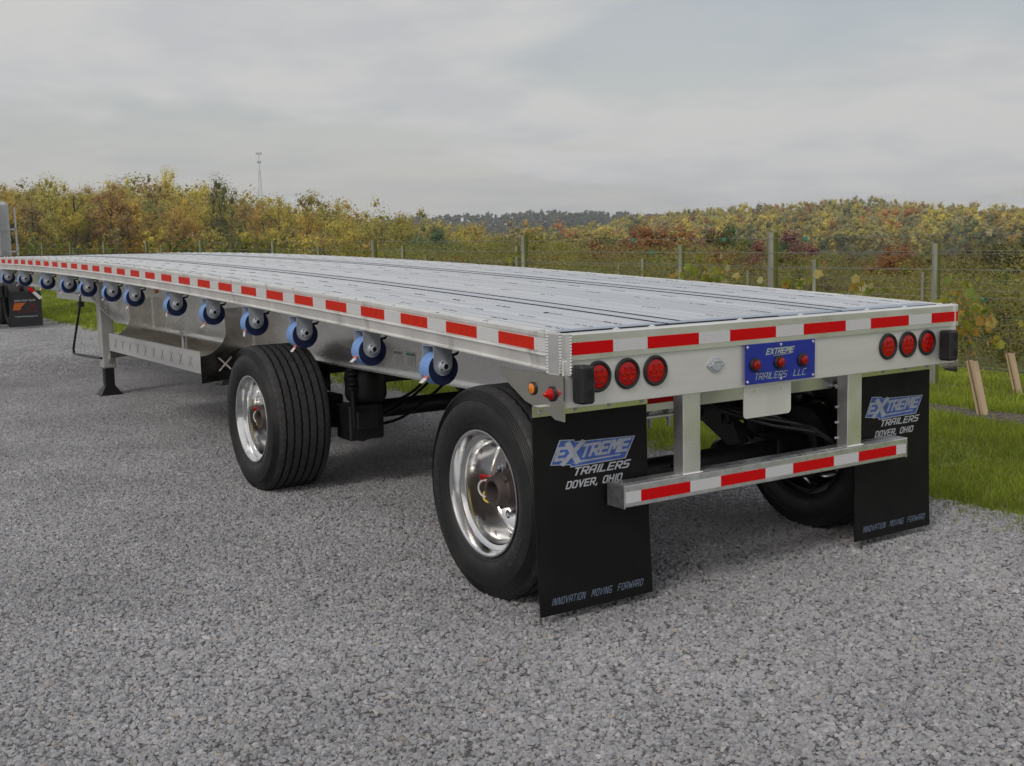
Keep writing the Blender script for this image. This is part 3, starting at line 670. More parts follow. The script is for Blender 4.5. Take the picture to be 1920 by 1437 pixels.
for k_, fl in enumerate([c for c in T.children if c.name.startswith('mud_flap')]): bow(fl, .034 if k_ == 0 else .02)

# ------------------------------------------------------------------ wheels
TZ = .499
def tyre_profile():
    p = [(.050,.286),(.036,.292),(.030,.303),(.020,.318),(.0165,.322),(.0165,.326),(.012,.332),(.005,.352),(.001,.375),(0,.396),(.002,.418),(.006,.434)]
    x, r = .009, .442
    for q in range(5):
        p += [(x-.001, r), (x+.0045, r+.0018), (x+.0045, r+.0042), (x-.0002, r+.0062)]; x += .0040; r += .0098
    p += [(.029,.4925),(.034,.500),(.044,.5045)]
    a = len(p)
    for gx in (.080, .134, .188, .242, .296, .350):
        p += [(gx-.0065,.5085),(gx-.0055,.4925),(gx+.0055,.4925),(gx+.0065,.5085)]
    b = len(p)
    half = p[:a]
    p += [(.43-x_, r_) for x_, r_ in half[::-1]]
    return p, a, b
TP, TA, TBn = tyre_profile()
def make_wheel(sgn):
    """wheel > tyre, rim, hub ...; local origin at tyre outer plane and axle height, x inward when sgn=1"""
    ax = 'x' if sgn > 0 else '-x'
    P = {}
    def mod(j, i, a, r, t):
        if TA <= j < TBn: a = a+.0026*math.sin(t*60+((j-TA)//4)*1.3)
        if j in (TA-1, TBn): r = r-(.005 if i % 4 == 0 else 0)
        if j in (TA-2, TBn+1): r = r-(.005 if i % 4 == 0 else 0)
        zz_ = r*math.sin(t)
        if zz_ < -TZ: r = TZ/abs(math.sin(t)); 
        return a, r
    n = 240; mb = MB(); mb.cur = 0
    mb.lathe((0,0,0), ax, TP, n, mod)
    mi = []
    for j in range(len(TP)-1): mi += [1 if TA-2 <= j < TBn+1 else 0]*n
    for j in range(len(TP)-1):
        r0 = TP[j][1]
        if .442 <= r0 < .492 and (j < TA or j >= TBn) and (TP[j+1][1]-r0)*(1 if j < TA else -1) > 0 and abs(abs(TP[j+1][1]-r0)-.0024) < .0002: mi[j*n:(j+1)*n] = [2]*n
    GR_ = []
    for a_, b_ in ((TA+4*q, TA+4*q+3) for q in range(6)):
        for j in range(a_, b_): mi[j*n:(j+1)*n] = [0]*n
    mb.mi = mi; P['tyre'] = (mb, [RUB, TREAD, mat('highlit_dusty_rib', (.075,.073,.070), .6)])  # paler rubber paints highlights, along with dust, on the sidewall ribs
    mb = MB(); mb.lathe((0,0,0), ax, [(.052,.286),(.030,.292),(.0265,.300),(.024,.3045),(.020,.303),(.0205,.295),(.026,.288),(.048,.281),(.066,.277),(.074,.268),(.080,.256),(.092,.252),(.155,.249),(.215,.243),(.235,.232),(.243,.222)], 96)
    mb.lathe((0,0,0), ax, [(.243,.246),(.30,.250),(.36,.262),(.395,.276),(.402,.292),(.41,.304),(.405,.304),(.398,.286)], 96)
    P['rim'] = (mb, RIM)
    hs = [circ(.190*math.cos(2*PI*(k+.5)/10), .190*math.sin(2*PI*(k+.5)/10), .021, 16, True) for k in range(10)]
    V, F = curve_mesh([circ(0,0,.226,72)]+hs, .014)
    mb = MB(); mb.add([(sgn*(.243+v[2]), v[0], v[1]) for v in V], F); P['wheel_disc'] = (mb, RIM)
    mb = MB(); mb.lathe((0,0,0), ax, [(.236,.150),(.228,.148),(.222,.118),(.20,.105),(.19,.092),(.125,.086),(.115,.078),(.085,.073),(.078,.068),(.078,.052),(.10,.048),(.16,.046),(.18,.04),(.19,.0001)], 40)
    for k in range(6):
        a = 2*PI*k/6+.3; mb.cyl((sgn*.124, .082*math.cos(a)*.98, .082*math.sin(a)*.98), (sgn*.110, .082*math.cos(a)*.98, .082*math.sin(a)*.98), .009, n=6)
    P['wheel_hub'] = (mb, HUB)
    for k in range(10):
        a = 2*PI*k/10; mb = MB(); c_ = (.1675*math.cos(a)*.86, .1675*math.sin(a)*.86)
        mb.cyl((sgn*.236, *c_), (sgn*.208, *c_), .0165, .0155, n=6); mb.cyl((sgn*.208, *c_), (sgn*.190, *c_), .010, n=10)
        P['lug_nut.%d' % k] = (mb, ZINC)
    mb = MB(); mb.lathe((0,0,0), ax, [(.255,.0001),(.255,.20),(.27,.212),(.40,.212),(.43,.205),(.43,.12),(.445,.10),(.445,.0001)], 48); P['brake_drum'] = (mb, BLK)
    return P
def wheel(sgn, x0, y0, wires):
    we = empty('wheel', (x0-1.295, y0-.7, TZ)); we.parent = T; ORG[we.name] = Vector((x0, y0, TZ))
    key = sgn
    for nm, (mb, m_) in make_wheel_cached(sgn).items():
        base = nm.split('.')[0]
        ck = (sgn, nm)
        if ck in WM: me = WM[ck]; o = bpy.data.objects.new(base, me); COL.objects.link(o); o.parent = we
        else:
            o = mb.build(base, m_, we, local=True, smooth=32 if base != 'tyre' else 24); WM[ck] = o.data
    # raised lettering on the sidewall
    def arc(txt, r, h, ang0, cap):
        V, F = text_mesh(txt, h, 0, .0, .5, 1.1)
        mn = V.min(0); th = ang0+(V[:,0]-mn[0])/r; rr2 = r+V[:,1]
        yv = -rr2*np.sin(th)*1.0; zv = rr2*np.cos(th)
        b = .0015+.0012*(rr2 < .36)
        xv = np.interp(rr2, [.33,.352,.375,.396,.418,.434], [.012,.005,.001,0,.002,.006])-(V[:,2]*.005)-.0012
        s_ = 1 if sgn > 0 else -1
        if sgn < 0: yv = -yv
        mb = MB(); mb.add(list(zip(xv*s_, yv, zv)), F); mb.build('tyre_lettering', RUBL, we, local=True, smooth=0)
    # seen from -X with +Y to the left: angle grows towards -Y... keep readable for the viewer outside
    arc('MICHELIN', .372, .038, PI*.62 if sgn > 0 else PI*.62, None)
    arc('X ONE  LINE', .372, .036, -PI*.62, None)
    arc('445/50 R22.5', .345, .020, -.22, None)
    if wires:
        for nm, c_, pts, rr2 in (('brake_wire', WHT, [(.16,.06,.02),(.11,.13,.03),(.10,.16,-.01),(.11,.13,-.05),(.15,.06,-.04)], .005), ('brake_wire', LENS, [(.15,.06,.05),(.11,.11,.055),(.10,.14,.05),(.12,.12,.02)], .006), ('brake_wire', mat('yellow_wire', (.75,.60,.05), .5), [(.12,.14,-.03),(.11,.13,-.06),(.12,.10,-.075),(.15,.08,-.06)], .005)):
            P3 = [Vector(p) for p in pts]; mb = MB(); fine = []
            for i in range(len(P3)-1):
                for q in range(4):
                    t = q/4; p0 = P3[max(i-1,0)]; p1 = P3[i]; p2 = P3[i+1]; p3 = P3[min(i+2,len(P3)-1)]
                    fine.append(.5*((2*p1)+(-p0+p2)*t+(2*p0-5*p1+4*p2-p3)*t*t+(-p0+3*p1-3*p2+p3)*t**3))
            fine.append(P3[-1]); mb.tube(fine, rr2, 8); mb.build(nm, c_, we, local=True)
    return we
WM = {}; _wc = {}
def make_wheel_cached(s):
    if s not in _wc: _wc[s] = make_wheel(s)
    return _wc[s]
for sgn, x0 in ((1, -.002), (-1, W+.002)):
    for y0 in (.70, 3.768): wheel(sgn, x0, y0, sgn > 0)

# ------------------------------------------------------------------ running gear
for y0 in (.70, 3.768):
    mb = MB(); mb.cyl((.42, y0, .475), (W-.42, y0, .475), .068, n=28)
    for x_ in (.62, W-.62): mb.box(x_-.09, x_+.09, y0-.10, y0+.10, .40, .56, .01)
    mb.build('axle', BLK, T)
    for x_ in (.66, W-.66):
        mb = MB()
        P0 = [(y0+.62,.70),(y0+.52,.84),(y0+.44,.84),(y0+.40,.66),(y0+.10,.52),(y0-.10,.52)]+([(y0-.50,.60),(y0-.62,.60),(y0-.62,.55)] if y0 > 1 else [])+[(y0-.15,.40),(y0+.15,.38),(y0+.52,.58)]
        V, F = curve_mesh([[(a, b) for a, b in P0][::-1]], .075)
        mb.add([(x_+v[2], v[0], v[1]) for v in V], F); mb.build('trailing_arm', BLK, T, smooth=20)
        ya = y0-.47 if y0 > 1 else y0+.52
        mb = MB(); mb.lathe((x_+.02, ya, .60), 'z', [(0,.08),(.012,.115),(.03,.135),(.06,.145),(.12,.142),(.17,.148),(.22,.140),(.25,.12),(.262,.08),(.262,.0001)], 32)
        mb.box(x_-.12, x_+.14, ya-.13, ya+.13, .862, .874); mb.build('air_spring', BLK, T)
        mb = MB(); mb.cyl((x_-.18, y0-.02, .44), (x_-.16, y0+.26, .86), .028, n=14); mb.cyl((x_-.17, y0+.12, .65), (x_-.16, y0+.26, .86), .04, n=14); mb.build('shock_absorber', BLK, T)
        mb = MB()
        yc = y0 if y0 > 1 else y0+.62
        mb.lathe((x_+.03, yc-.16, .40), '-y', [(0,.05),(.01,.085),(.05,.092),(.055,.098),(.065,.098),(.07,.092),(.13,.090),(.15,.075),(.155,.0001)], 28)
        mb.lathe((x_+.03, yc-.318, .40), '-y', [(0,.08),(.06,.085),(.075,.07),(.078,.0001)], 28)
        mb.cyl((x_+.03, yc-.16, .40), (x_-.05, y0, .40), .02, n=10); mb.build('brake_chamber', BLK, T)
        mb = MB(); mb.box(x_-.10, x_-.092, y0+.30, y0+.64, .60, .87); mb.box(x_+.092, x_+.10, y0+.30, y0+.64, .60, .87); mb.box(x_-.10, x_+.10, y0+.60, y0+.62, .66, .87); mb.build('hanger_bracket', BLK, T, smooth=0)
    if y0 > 1: mb = MB(); mb.box(.60, W-.60, y0-.53, y0-.44, .735, .795, .004); mb.build('suspension_cross_tube', BLK, T)
    mb = MB(); mb.box(.60, W-.60, y0+.40, y0+.50, .72, .80, .004); mb.build('suspension_cross_tube', BLK, T)
for y_ in (3.30, 3.95):
    for x_ in (.60, W-.60):
        mb = MB(); mb.box(x_-.10, x_+.16, y_-.11, y_+.11, .36, .60, .012); mb.box(x_-.06, x_+.10, y_-.15, y_-.11, .44, .56, .006); mb.build('spring_seat', BLK, T)
# slender posts of the leaf mount seen above the axle on the near side
mb = MB()
for q in range(5):
    z_ = .70+q*.034; mb.lathe((.535, 3.20, z_), 'z', [(0,.018),(.012,.032),(.022,.032),(.034,.018)], 20)
mb.cyl((.535,3.2,.45), (.535,3.2,.71), .016, n=10); mb.build('ribbed_dust_boot', BLK, T)
# hoses
def spl(pts, k=6):
    P3 = [Vector(p) for p in pts]; fine = []
    for i in range(len(P3)-1):
        for q in range(k):
            t = q/k; p0 = P3[max(i-1,0)]; p1 = P3[i]; p2 = P3[i+1]; p3 = P3[min(i+2,len(P3)-1)]
            fine.append(.5*((2*p1)+(-p0+p2)*t+(2*p0-5*p1+4*p2-p3)*t*t+(-p0+3*p1-3*p2+p3)*t**3))
    fine.append(P3[-1]); return fine
for pts in ([(.70,3.45,.42),(.85,3.35,.50),(1.15,3.5,.58),(1.4,3.6,.72),(1.5,3.7,.86)], [(.74,3.45,.40),(.95,3.32,.46),(1.25,3.5,.54),(1.5,3.62,.66),(1.6,3.7,.84)], [(.72,3.46,.44),(.9,3.4,.55),(1.2,3.55,.62),(1.42,3.62,.78)],
            [(1.98,.45,.44),(1.85,.35,.62),(1.6,.35,.74),(1.4,.45,.80),(1.3,.7,.86)], [(2.02,.42,.44),(1.92,.30,.60),(1.7,.28,.70),(1.45,.4,.76),(1.3,.6,.84)], [(2.0,.36,.42),(1.95,.25,.55),(1.75,.22,.66),(1.5,.32,.72),(1.25,.55,.82)], [(1.0,.5,.86),(1.05,.4,.75),(1.15,.45,.60),(1.12,.62,.50)]):
    mb = MB(); mb.tube(spl(pts), .011, 8); mb.build('air_hose', BLKG, T)
# bolted suspension plates near the bumper
mb = MB(); mb.box(.60, .98, .36, .56, .815, .832, .004); mb.box(.60, .98, .40, .406, .832, .90)
mb.build('mounting_plate', ALU, T)
mb = MB()
for x_ in (.66, .72, .78, .90):
    mb.cyl((x_, .38, .765), (x_, .38, .862), .008, n=8); mb.cyl((x_, .38, .832), (x_, .38, .850), .014, n=6); mb.cyl((x_, .38, .80), (x_, .38, .815), .014, n=6)
mb.build('mounting_bolt', ZINC, T)
mb = MB(); mb.box(.62, 1.97, .30, .306, .865, .975); mb.build('rear_crossmember', ALU, T, smooth=0)
mb = MB(); mb.box(.64, .92, .296, .299, .90, .95); mb.build('red_tape', REDT, T, smooth=0)
# bright beam seen right of the blue plate
mb = MB()
for z_ in (.90, .80, .72, .64): mb.lathe((1.79, .12, z_), '-y', [(0,.007),(.005,.006),(.006,.0001)], 10)
mb.build('upright_bolt', ZINC, T)

# ------------------------------------------------------------------ strap winches
def make_winch():
    wn = empty('winch', (0,0,0)); wn.parent = T; ORG[wn.name] = Vector((0,0,0))
    # origin: middle of near bracket plate, under the rail; near plate at y=0, far plate at y=.112
    pl = [(-.052,0),(-.052,-.10)]+[(-.052+.052*(1-math.cos(a)), -.10-.055*math.sin(a)) for a in np.linspace(0, PI, 13)[1:-1]]+[(.052,-.10),(.052,0)]
    mb = MB()
    for y_, h_ in ((0, 1), (.112, 1)):
        V, F = curve_mesh([pl], .005); mb.add([(v[0], y_+v[2], v[1]) for v in V], F)
    mb.box(-.052, .052, -.0025, .1145, -.0055, -.0005); mb.build('winch_bracket', ZINC, wn, local=True, smooth=20)
    mb = MB(); rr_ = .084; off = (.006, -.120)
    prof = [(.006,.02),(.006,rr_-.002),(.0075,rr_),(.1045,rr_),(.106,rr_-.002),(.106,.02)]
    mb.lathe((off[0], 0, off[1]), 'y', prof, 48, lambda j, i, a, r, t: (a, r*(1+.012*math.sin(t*2+.6)) if r > .05 else r))
    mb.mi = []
    for j in range(5): mb.mi += [0 if j == 2 else 1]*48
    mb.build('strap_roll', [STRAP, STRAPD], wn, local=True)
    mb = MB(); mb.lathe((.002, -.0025, -.108), '-y', [(0,.031),(.012,.031),(.015,.028),(.015,.0225),(.030,.022),(.032,.019),(.032,.014),(.006,.013),(.004,.0001)], 32); mb.build('winch_hub', ZINC, wn, local=True)
    mb = MB()
    for a in (.6, 2.2, 3.7, 5.3):
        mb.lathe((.002+.0255*math.cos(a), -.0178, -.108+.0255*math.sin(a)), '-y', [(0,.0045),(.0006,.005),(.0006,.0001)], 10)
    mb.lathe((.002, -.0325, -.108), '-y', [(-.022,.0132),(-.003,.0130),(-.003,.0001)], 16)
    mb.build('hub_hole', DARK, wn, local=True)
    mb = MB(); mb.tube([(.052,.03,-.03),(.085,.03,-.026),(.110,.03,-.040),(.098,.03,-.054),(.060,.03,-.060)], .0075, 8); mb.build('ratchet_pawl', BLKG, wn, local=True)
    return wn
WL = [(1.088,1.021),(1.881,1.068),(2.825,1.093),(3.658,1.129),(4.549,1.153),(5.464,1.190),(6.702,1.225),(7.507,1.25),(8.475,1.268),(9.379,1.288),(10.50,1.31),(11.877,1.325),(13.089,1.339)]
def add_tag(wn, k):
    rs = random.Random(k*13+5); a = rs.uniform(PI*1.05, PI*1.32); r_ = .085; cx_, cz_ = .006, -.120
    p = Vector((cx_+r_*math.cos(a), 0, cz_+r_*math.sin(a)))
    d = Vector((math.cos(a)*.5+rs.uniform(-.3,.1), 0, -1)).normalized(); y0 = .012+rs.uniform(0, .02); wd = .035
    def quad(p0, p1, nm, m_):
        n_ = Vector((-(p1-p0).z, 0, (p1-p0).x)).normalized()*.0015
        vs = [p0-n_, p0+n_, p1+n_, p1-n_]; V = [(v.x, y0, v.z) for v in vs]+[(v.x, y0+wd, v.z) for v in vs]
        mb = MB(); mb.add(V, [(0,1,2,3),(7,6,5,4),(0,4,5,1),(1,5,6,2),(2,6,7,3),(3,7,4,0)]); mb.build(nm, m_, wn, local=True, smooth=0)
    q = p+d*rs.uniform(.014,.022); quad(p, q, 'orange_tag', ORNG)
    d2 = Vector((d.x+rs.uniform(-.9,.5), 0, d.z)).normalized(); quad(q, q+d2*rs.uniform(.02,.036), 'white_tag', WHT)
wm0 = make_winch()
for k, (y_, z_) in enumerate(WL):
    wn = wm0 if k == 0 else copy_tree(wm0, T)
    # hub z = zt-.163-.108 nominal
    wn.location = (.060-1.295, y_-.7+.018, zt(y_)-.1635)
    wns = wn
for wn in [c for c in T.children if c.name.startswith('winch')]:
    ORG[wn.name] = Vector((0,0,0)); add_tag(wn, hash(round(wn.location[1]*100)) % 97)
# winch track under the rail
mb = MB(); mb.sweep([(.10,-.1625),(.02,-.1625),(.02,-.168),(.10,-.168)][::-1], yrange(.5, LEN-.3), zt); mb.build('winch_track', ALU, T)

# ------------------------------------------------------------------ dunnage racks and landing gear
def xhole(cx_, cz_, s):
    """X shaped slot"""
    a = .16*s; return [(cx_-s+a*.0, cz_-s+a), (cx_-s+a, cz_-s), (cx_, cz_-a*1.1), (cx_+s-a, cz_-s), (cx_+s, cz_-s+a), (cx_+a*1.1, cz_), (cx_+s, cz_+s-a), (cx_+s-a, cz_+s), (cx_, cz_+a*1.1), (cx_-s+a, cz_+s), (cx_-s, cz_+s-a), (cx_-a*1.1, cz_)]
RY0, RY1 = 5.07, 7.93
for s_ in (0, 1):
    fx = (lambda x: x) if s_ == 0 else (lambda x: W-x)
    rk = empty('dunnage_rack', (fx(.32)-1.295, 6.5-.7, .70)); rk.parent = T; ORG[rk.name] = Vector((fx(.32), 6.5, .70))
    X0, X1 = .10, .535
    hl = [xhole(5.32+i*.262, .782, .052) for i in range(10)]
    V, F = curve_mesh([[(RY0,.700),(RY1,.700),(RY1,.868),(RY0,.868)]]+hl, .004)
    mb = MB(); mb.add([(fx(X0+v[2]), v[0], v[1]) for v in V], F); xx = sorted((fx(X0-.004), fx(X0+.014))); mb.box(xx[0], xx[1], RY0, RY1, .8685, .874); mb.build('rack_lip', ALU, rk, smooth=0)
    hl = [xhole(5.32+i*.262, .318, .085) for i in range(10)]
    V, F = curve_mesh([[(RY0,X0+.004),(RY1,X0+.004),(RY1,X1),(RY0,X1)]]+hl, .004)
    mb = MB(); mb.add([(fx(v[1]), v[0], .703+v[2]) for v in V], F); mb.build('rack_floor', BRUSH, rk, smooth=0)
    # end plates with quarter circle cut-out
    for y_ in (RY0, RY1):
        arc_ = [(X0+.006+.212*math.sin(a), 1.055-.215*math.cos(a)) for a in np.linspace(0.0, PI/2, 16)]
        out = [(X0, .62), (X1, .66), (X1, 1.21), (X0+.206, 1.21)]+arc_[::-1]+[(X0, .842)]
        hx = [xhole(X0+.20, .765, .058)]
        V, F = curve_mesh([out]+(hx if y_ == RY0 else []), .005); mb = MB(); mb.add([(fx(v[0]), y_+v[2], v[1]) for v in V], F); mb.build('rack_end_plate', BRUSH, rk, smooth=20)
    mb = MB(); xx = sorted((fx(X1+.001), fx(X1+.005)))
    mb.box(xx[0], xx[1], RY0, RY1, .70, .895); mb.build('rack_back', BRUSH, rk, smooth=0)
    mb = MB(); mb.cyl((fx(X1-.01), 6.9, .70), (fx(X1-.01), 6.9, .92), .012, n=10); mb.lathe((fx(X1-.03), 6.9, .905), '-y', [(-.02,.012),(0,.02),(.02,.012)], 10); mb.build('rack_stud', ZINC, rk)
# web lamp
mb = MB(); mb.lathe((.543, 7.75, 1.30), '-x', [(0,.045),(.01,.045),(.02,.03),(.022,.0001)], 24); wl = mb.build('side_lamp', AMB, T)
# landing gear
for s_ in (0, 1):
    fx = (lambda x: x) if s_ == 0 else (lambda x: W-x)
    x_ = fx(.575); lg = empty('landing_leg', (x_-1.295, 10.05-.7, 0)); lg.parent = T; ORG[lg.name] = Vector((x_, 10.05, 0))
    mb = MB(); mb.box(x_-.075, x_+.075, 9.97, 10.13, .325, 1.33, .012); mb.build('leg_tube', mat('grey_leg_paint', (.46,.46,.45), .45, .2, var=.1, vscale=6), lg)
    mb = MB(); mb.box(x_-.055, x_+.055, 9.992, 10.108, .06, .325, .006); mb.build('inner_leg', BLK, lg)
    mb = MB(); mb.box(x_-.13, x_+.13, 9.93, 10.17, .002, .02, .004)
    mb.add([(x_-.12,9.94,.02),(x_+.12,9.94,.02),(x_+.12,10.16,.02),(x_-.12,10.16,.02),(x_-.06,9.99,.11),(x_+.06,9.99,.11),(x_+.06,10.11,.11),(x_-.06,10.11,.11)], [(0,1,5,4),(1,2,6,5),(2,3,7,6),(3,0,4,7),(4,5,6,7)])
    mb.build('foot_pad', BLK, lg)
    # diagonal braces
    mb = MB(); bb = sorted((x_+.02, x_-.02)); mb.add([(bb[0],9.96,.40),(bb[1],9.96,.40),(bb[1],8.6,.93),(bb[0],8.6,.93),(bb[0],9.96,.47),(bb[1],9.96,.47),(bb[1],8.75,.94),(bb[0],8.75,.94)], [(0,3,2,1),(4,5,6,7),(0,1,5,4),(1,2,6,5),(2,3,7,6),(3,0,4,7)]); mb.build('leg_brace', ALU, lg, smooth=0)
mb = MB(); mb.box(.66, W-.66, 10.02, 10.08, .62, .70); mb.cyl((.60,10.05,.98), (W-.6,10.05,.98), .018, n=10); mb.build('leg_cross_brace', BLK, T, smooth=20)
mb = MB(); mb.tube([(.30,10.0,1.16)]+spl([(.30,10.0,1.10),(.30,10.5,.57),(.30,10.50,.51),(.30,10.42,.482),(.30,9.17,.52)], 6), .014, 8); mb.build('crank_handle', BLK, T)
mb = MB(); mb.box(.27, .33, 9.95, 10.03, 1.06, 1.12, .004); mb.cyl((.30,9.99,1.1), (.30,9.99,1.36), .010, n=8); mb.build('crank_holder', BLK, T)
# front of the deck
mb = MB(); mb.box(.01, W-.01, LEN-.058, LEN-.03, zt(LEN)-.14, zt(LEN)+.012); mb.build('front_lip', BLK, T)
mb = MB(); mb.sweep([(.0755,-.02),(.0755,.0012),(.0845,.0012),(.0845,-.02)][::-1], yrange(3.9, LEN-.1), zt); mb.build('rail_gap', DARK, T, smooth=0)
mb = MB(); mb.box(.75, W-.75, 9.5, 13.5, 1.05, 1.2); mb.build('upper_coupler', ALU, T)

#SECTION2
# ================================================================== gravel stones, grass
def quads_obj(name, C_, S_, m, cols=None, aspect=1.0, up=0.0, org=(0,0,0), link=True, tri=False, NR=None):
    """random oriented leaf quads: centres (n,3), sizes (n,)"""
    n = len(C_); a = rng.normal(size=(n,3)); a /= np.linalg.norm(a, axis=1)[:,None]
    b = rng.normal(size=(n,3)); b -= a*(a*b).sum(1)[:,None]; b /= np.linalg.norm(b, axis=1)[:,None]
    if NR is not None:
        nn_ = NR/np.maximum(np.linalg.norm(NR, axis=1), 1e-6)[:,None]+rng.normal(size=(n,3))*.28; nn_ /= np.linalg.norm(nn_, axis=1)[:,None]
        a = a-nn_*(a*nn_).sum(1)[:,None]; a /= np.linalg.norm(a, axis=1)[:,None]; b = np.cross(nn_, a)
    if up: b = b*(1-up)+np.array([0,0,1])*up
    s = S_[:,None]/2; V = np.empty((n,4,3)); j = rng.uniform(.6,1.2,size=(4,n,1))
    V[:,0] = C_-a*s*j[0]; V[:,1] = C_-b*s*aspect*j[1]; V[:,2] = C_+a*s*j[2]; V[:,3] = C_+b*s*aspect*j[3]
    V -= np.array(org)
    me = bpy.data.meshes.new(name); me.vertices.add(n*4); me.vertices.foreach_set('co', V.reshape(-1).astype(np.float32))
    me.loops.add(n*4); me.loops.foreach_set('vertex_index', np.arange(n*4, dtype=np.int32)); me.polygons.add(n)
    me.polygons.foreach_set('loop_start', np.arange(0, n*4, 4, dtype=np.int32)); me.update(calc_edges=True)
    if cols is not None:
        at = me.color_attributes.new('tint', 'FLOAT_COLOR', 'POINT'); c4 = np.ones((n,4,4), np.float32); c4[:,:,:3] = cols[:,None,:]; at.data.foreach_set('color', c4.reshape(-1))
    me.materials.append(m)
    if not link: return me
    o = bpy.data.objects.new(name, me); COL.objects.link(o); o.location = org; return o

def stones(x0, x1, y0, y1, dens, scl):
    xs = np.linspace(x0, x1, 10); ys_ = np.linspace(y0, y1, 20)
    X, Y = np.meshgrid(xs, ys_); nx = len(xs)
    me = bpy.data.meshes.new('gravel'); me.from_pydata(np.stack([X.ravel(), Y.ravel(), 0*X.ravel()+.002], 1).tolist(), [], [(j*nx+i, j*nx+i+1, (j+1)*nx+i+1, (j+1)*nx+i) for j in range(len(ys_)-1) for i in range(nx-1)])
    o = bpy.data.objects.new('gravel', me); COL.objects.link(o); o['kind'] = 'stuff'
    sm = bpy.data.materials.new('limestone_chip'); sm.use_nodes = True; nt = sm.node_tree; b = nt.nodes['Principled BSDF']; lk = nt.links.new
    oi = nt.nodes.new('ShaderNodeObjectInfo'); rp = nt.nodes.new('ShaderNodeValToRGB'); lk(oi.outputs['Random'], rp.inputs[0])
    E = rp.color_ramp.elements; E[0].position = 0; E[0].color = (.23,.235,.255,1); E[1].position = 1; E[1].color = (.50,.50,.515,1)
    for p, c in ((.12,(.30,.302,.325,1)), (.55,(.37,.371,.388,1)), (.84,(.415,.413,.423,1)), (.865,(.40,.35,.30,1)), (.89,(.30,.315,.35,1)), (.92,(.41,.40,.40,1))):
        e = E.new(p); e.color = c
    n = nt.nodes.new('ShaderNodeTexNoise'); n.inputs['Scale'].default_value = .7; n.inputs['Detail'].default_value = 8; n.inputs['Roughness'].default_value = .65; ge = nt.nodes.new('ShaderNodeNewGeometry'); lk(ge.outputs['Position'], n.inputs['Vector'])
    mr = nt.nodes.new('ShaderNodeMapRange'); lk(n.outputs[0], mr.inputs[0]); mr.inputs[1].default_value = .3; mr.inputs[2].default_value = .7; mr.inputs[3].default_value = .78; mr.inputs[4].default_value = 1.18
    mi = nt.nodes.new('ShaderNodeMixRGB'); mi.blend_type = 'MULTIPLY'; mi.inputs[0].default_value = 1; lk(rp.outputs[0], mi.inputs[1]); lk(mr.outputs[0], mi.inputs[2]); lk(mi.outputs[0], b.inputs['Base Color'])
    b.inputs['Roughness'].default_value = .85
    me.materials.append(sm)
    ng = bpy.data.node_groups.new('gravel_scatter', 'GeometryNodeTree')
    ng.interface.new_socket('Geometry', in_out='INPUT', socket_type='NodeSocketGeometry'); ng.interface.new_socket('Geometry', in_out='OUTPUT', socket_type='NodeSocketGeometry')
    g = lambda t: ng.nodes.new(t); K = ng.links.new
    gi, go = g('NodeGroupInput'), g('NodeGroupOutput'); dp = g('GeometryNodeDistributePointsOnFaces'); K(gi.outputs[0], dp.inputs['Mesh']); dp.inputs['Density'].default_value = dens
    gti = []
    for k in range(4):
        ic = g('GeometryNodeMeshIcoSphere'); ic.inputs['Radius'].default_value = 1; ic.inputs['Subdivisions'].default_value = 2
        no = g('ShaderNodeTexNoise'); no.inputs['Scale'].default_value = .75+.1*k; no.inputs['Detail'].default_value = 1.5
        ps = g('GeometryNodeInputPosition'); va = g('ShaderNodeVectorMath'); va.operation = 'ADD'; K(ps.outputs[0], va.inputs[0]); va.inputs[1].default_value = (k*7.3, k*3.1, k*1.7); K(va.outputs[0], no.inputs['Vector'])
        vs_ = g('ShaderNodeVectorMath'); vs_.operation = 'SUBTRACT'; K(no.outputs['Color'], vs_.inputs[0]); vs_.inputs[1].default_value = (.5,.5,.5)
        vm = g('ShaderNodeVectorMath'); vm.operation = 'SCALE'; K(vs_.outputs[0], vm.inputs[0]); vm.inputs['Scale'].default_value = 2.4
        sp = g('GeometryNodeSetPosition'); K(ic.outputs['Mesh'], sp.inputs['Geometry']); K(vm.outputs[0], sp.inputs['Offset'])
        st = g('GeometryNodeSetMaterial'); K(sp.outputs[0], st.inputs[0]); st.inputs['Material'].default_value = sm
        gt = g('GeometryNodeGeometryToInstance'); K(st.outputs[0], gt.inputs[0]); gti.append(gt)
    jn = g('GeometryNodeJoinGeometry')
    for t in gti: K(t.outputs[0], jn.inputs[0])
    ip = g('GeometryNodeInstanceOnPoints'); K(dp.outputs['Points'], ip.inputs['Points']); K(jn.outputs[0], ip.inputs['Instance']); ip.inputs['Pick Instance'].default_value = True
    def rv(lo, hi, seed, tp='FLOAT_VECTOR'):
        r_ = g('FunctionNodeRandomValue'); r_.data_type = tp; r_.inputs['Seed'].default_value = seed
        if tp == 'FLOAT_VECTOR': r_.inputs[0].default_value = lo; r_.inputs[1].default_value = hi; return r_.outputs[0]
        return r_
    ri = g('FunctionNodeRandomValue'); ri.data_type = 'INT'; ri.inputs[4].default_value = 0; ri.inputs[5].default_value = 3; ri.inputs['Seed'].default_value = 3; K(ri.outputs[2], ip.inputs['Instance Index'])
    K(rv((-.45,-.45,0), (.45,.45,6.283), 1), ip.inputs['Rotation'])
    sc1 = rv(tuple(scl*q for q in (.0075,.0062,.0050)), tuple(scl*q for q in (.0150,.0120,.0092)), 2)
    sm2 = g('FunctionNodeRandomValue'); sm2.data_type = 'FLOAT'; sm2.inputs[2].default_value = .5; sm2.inputs[3].default_value = 1.45; sm2.inputs['Seed'].default_value = 9
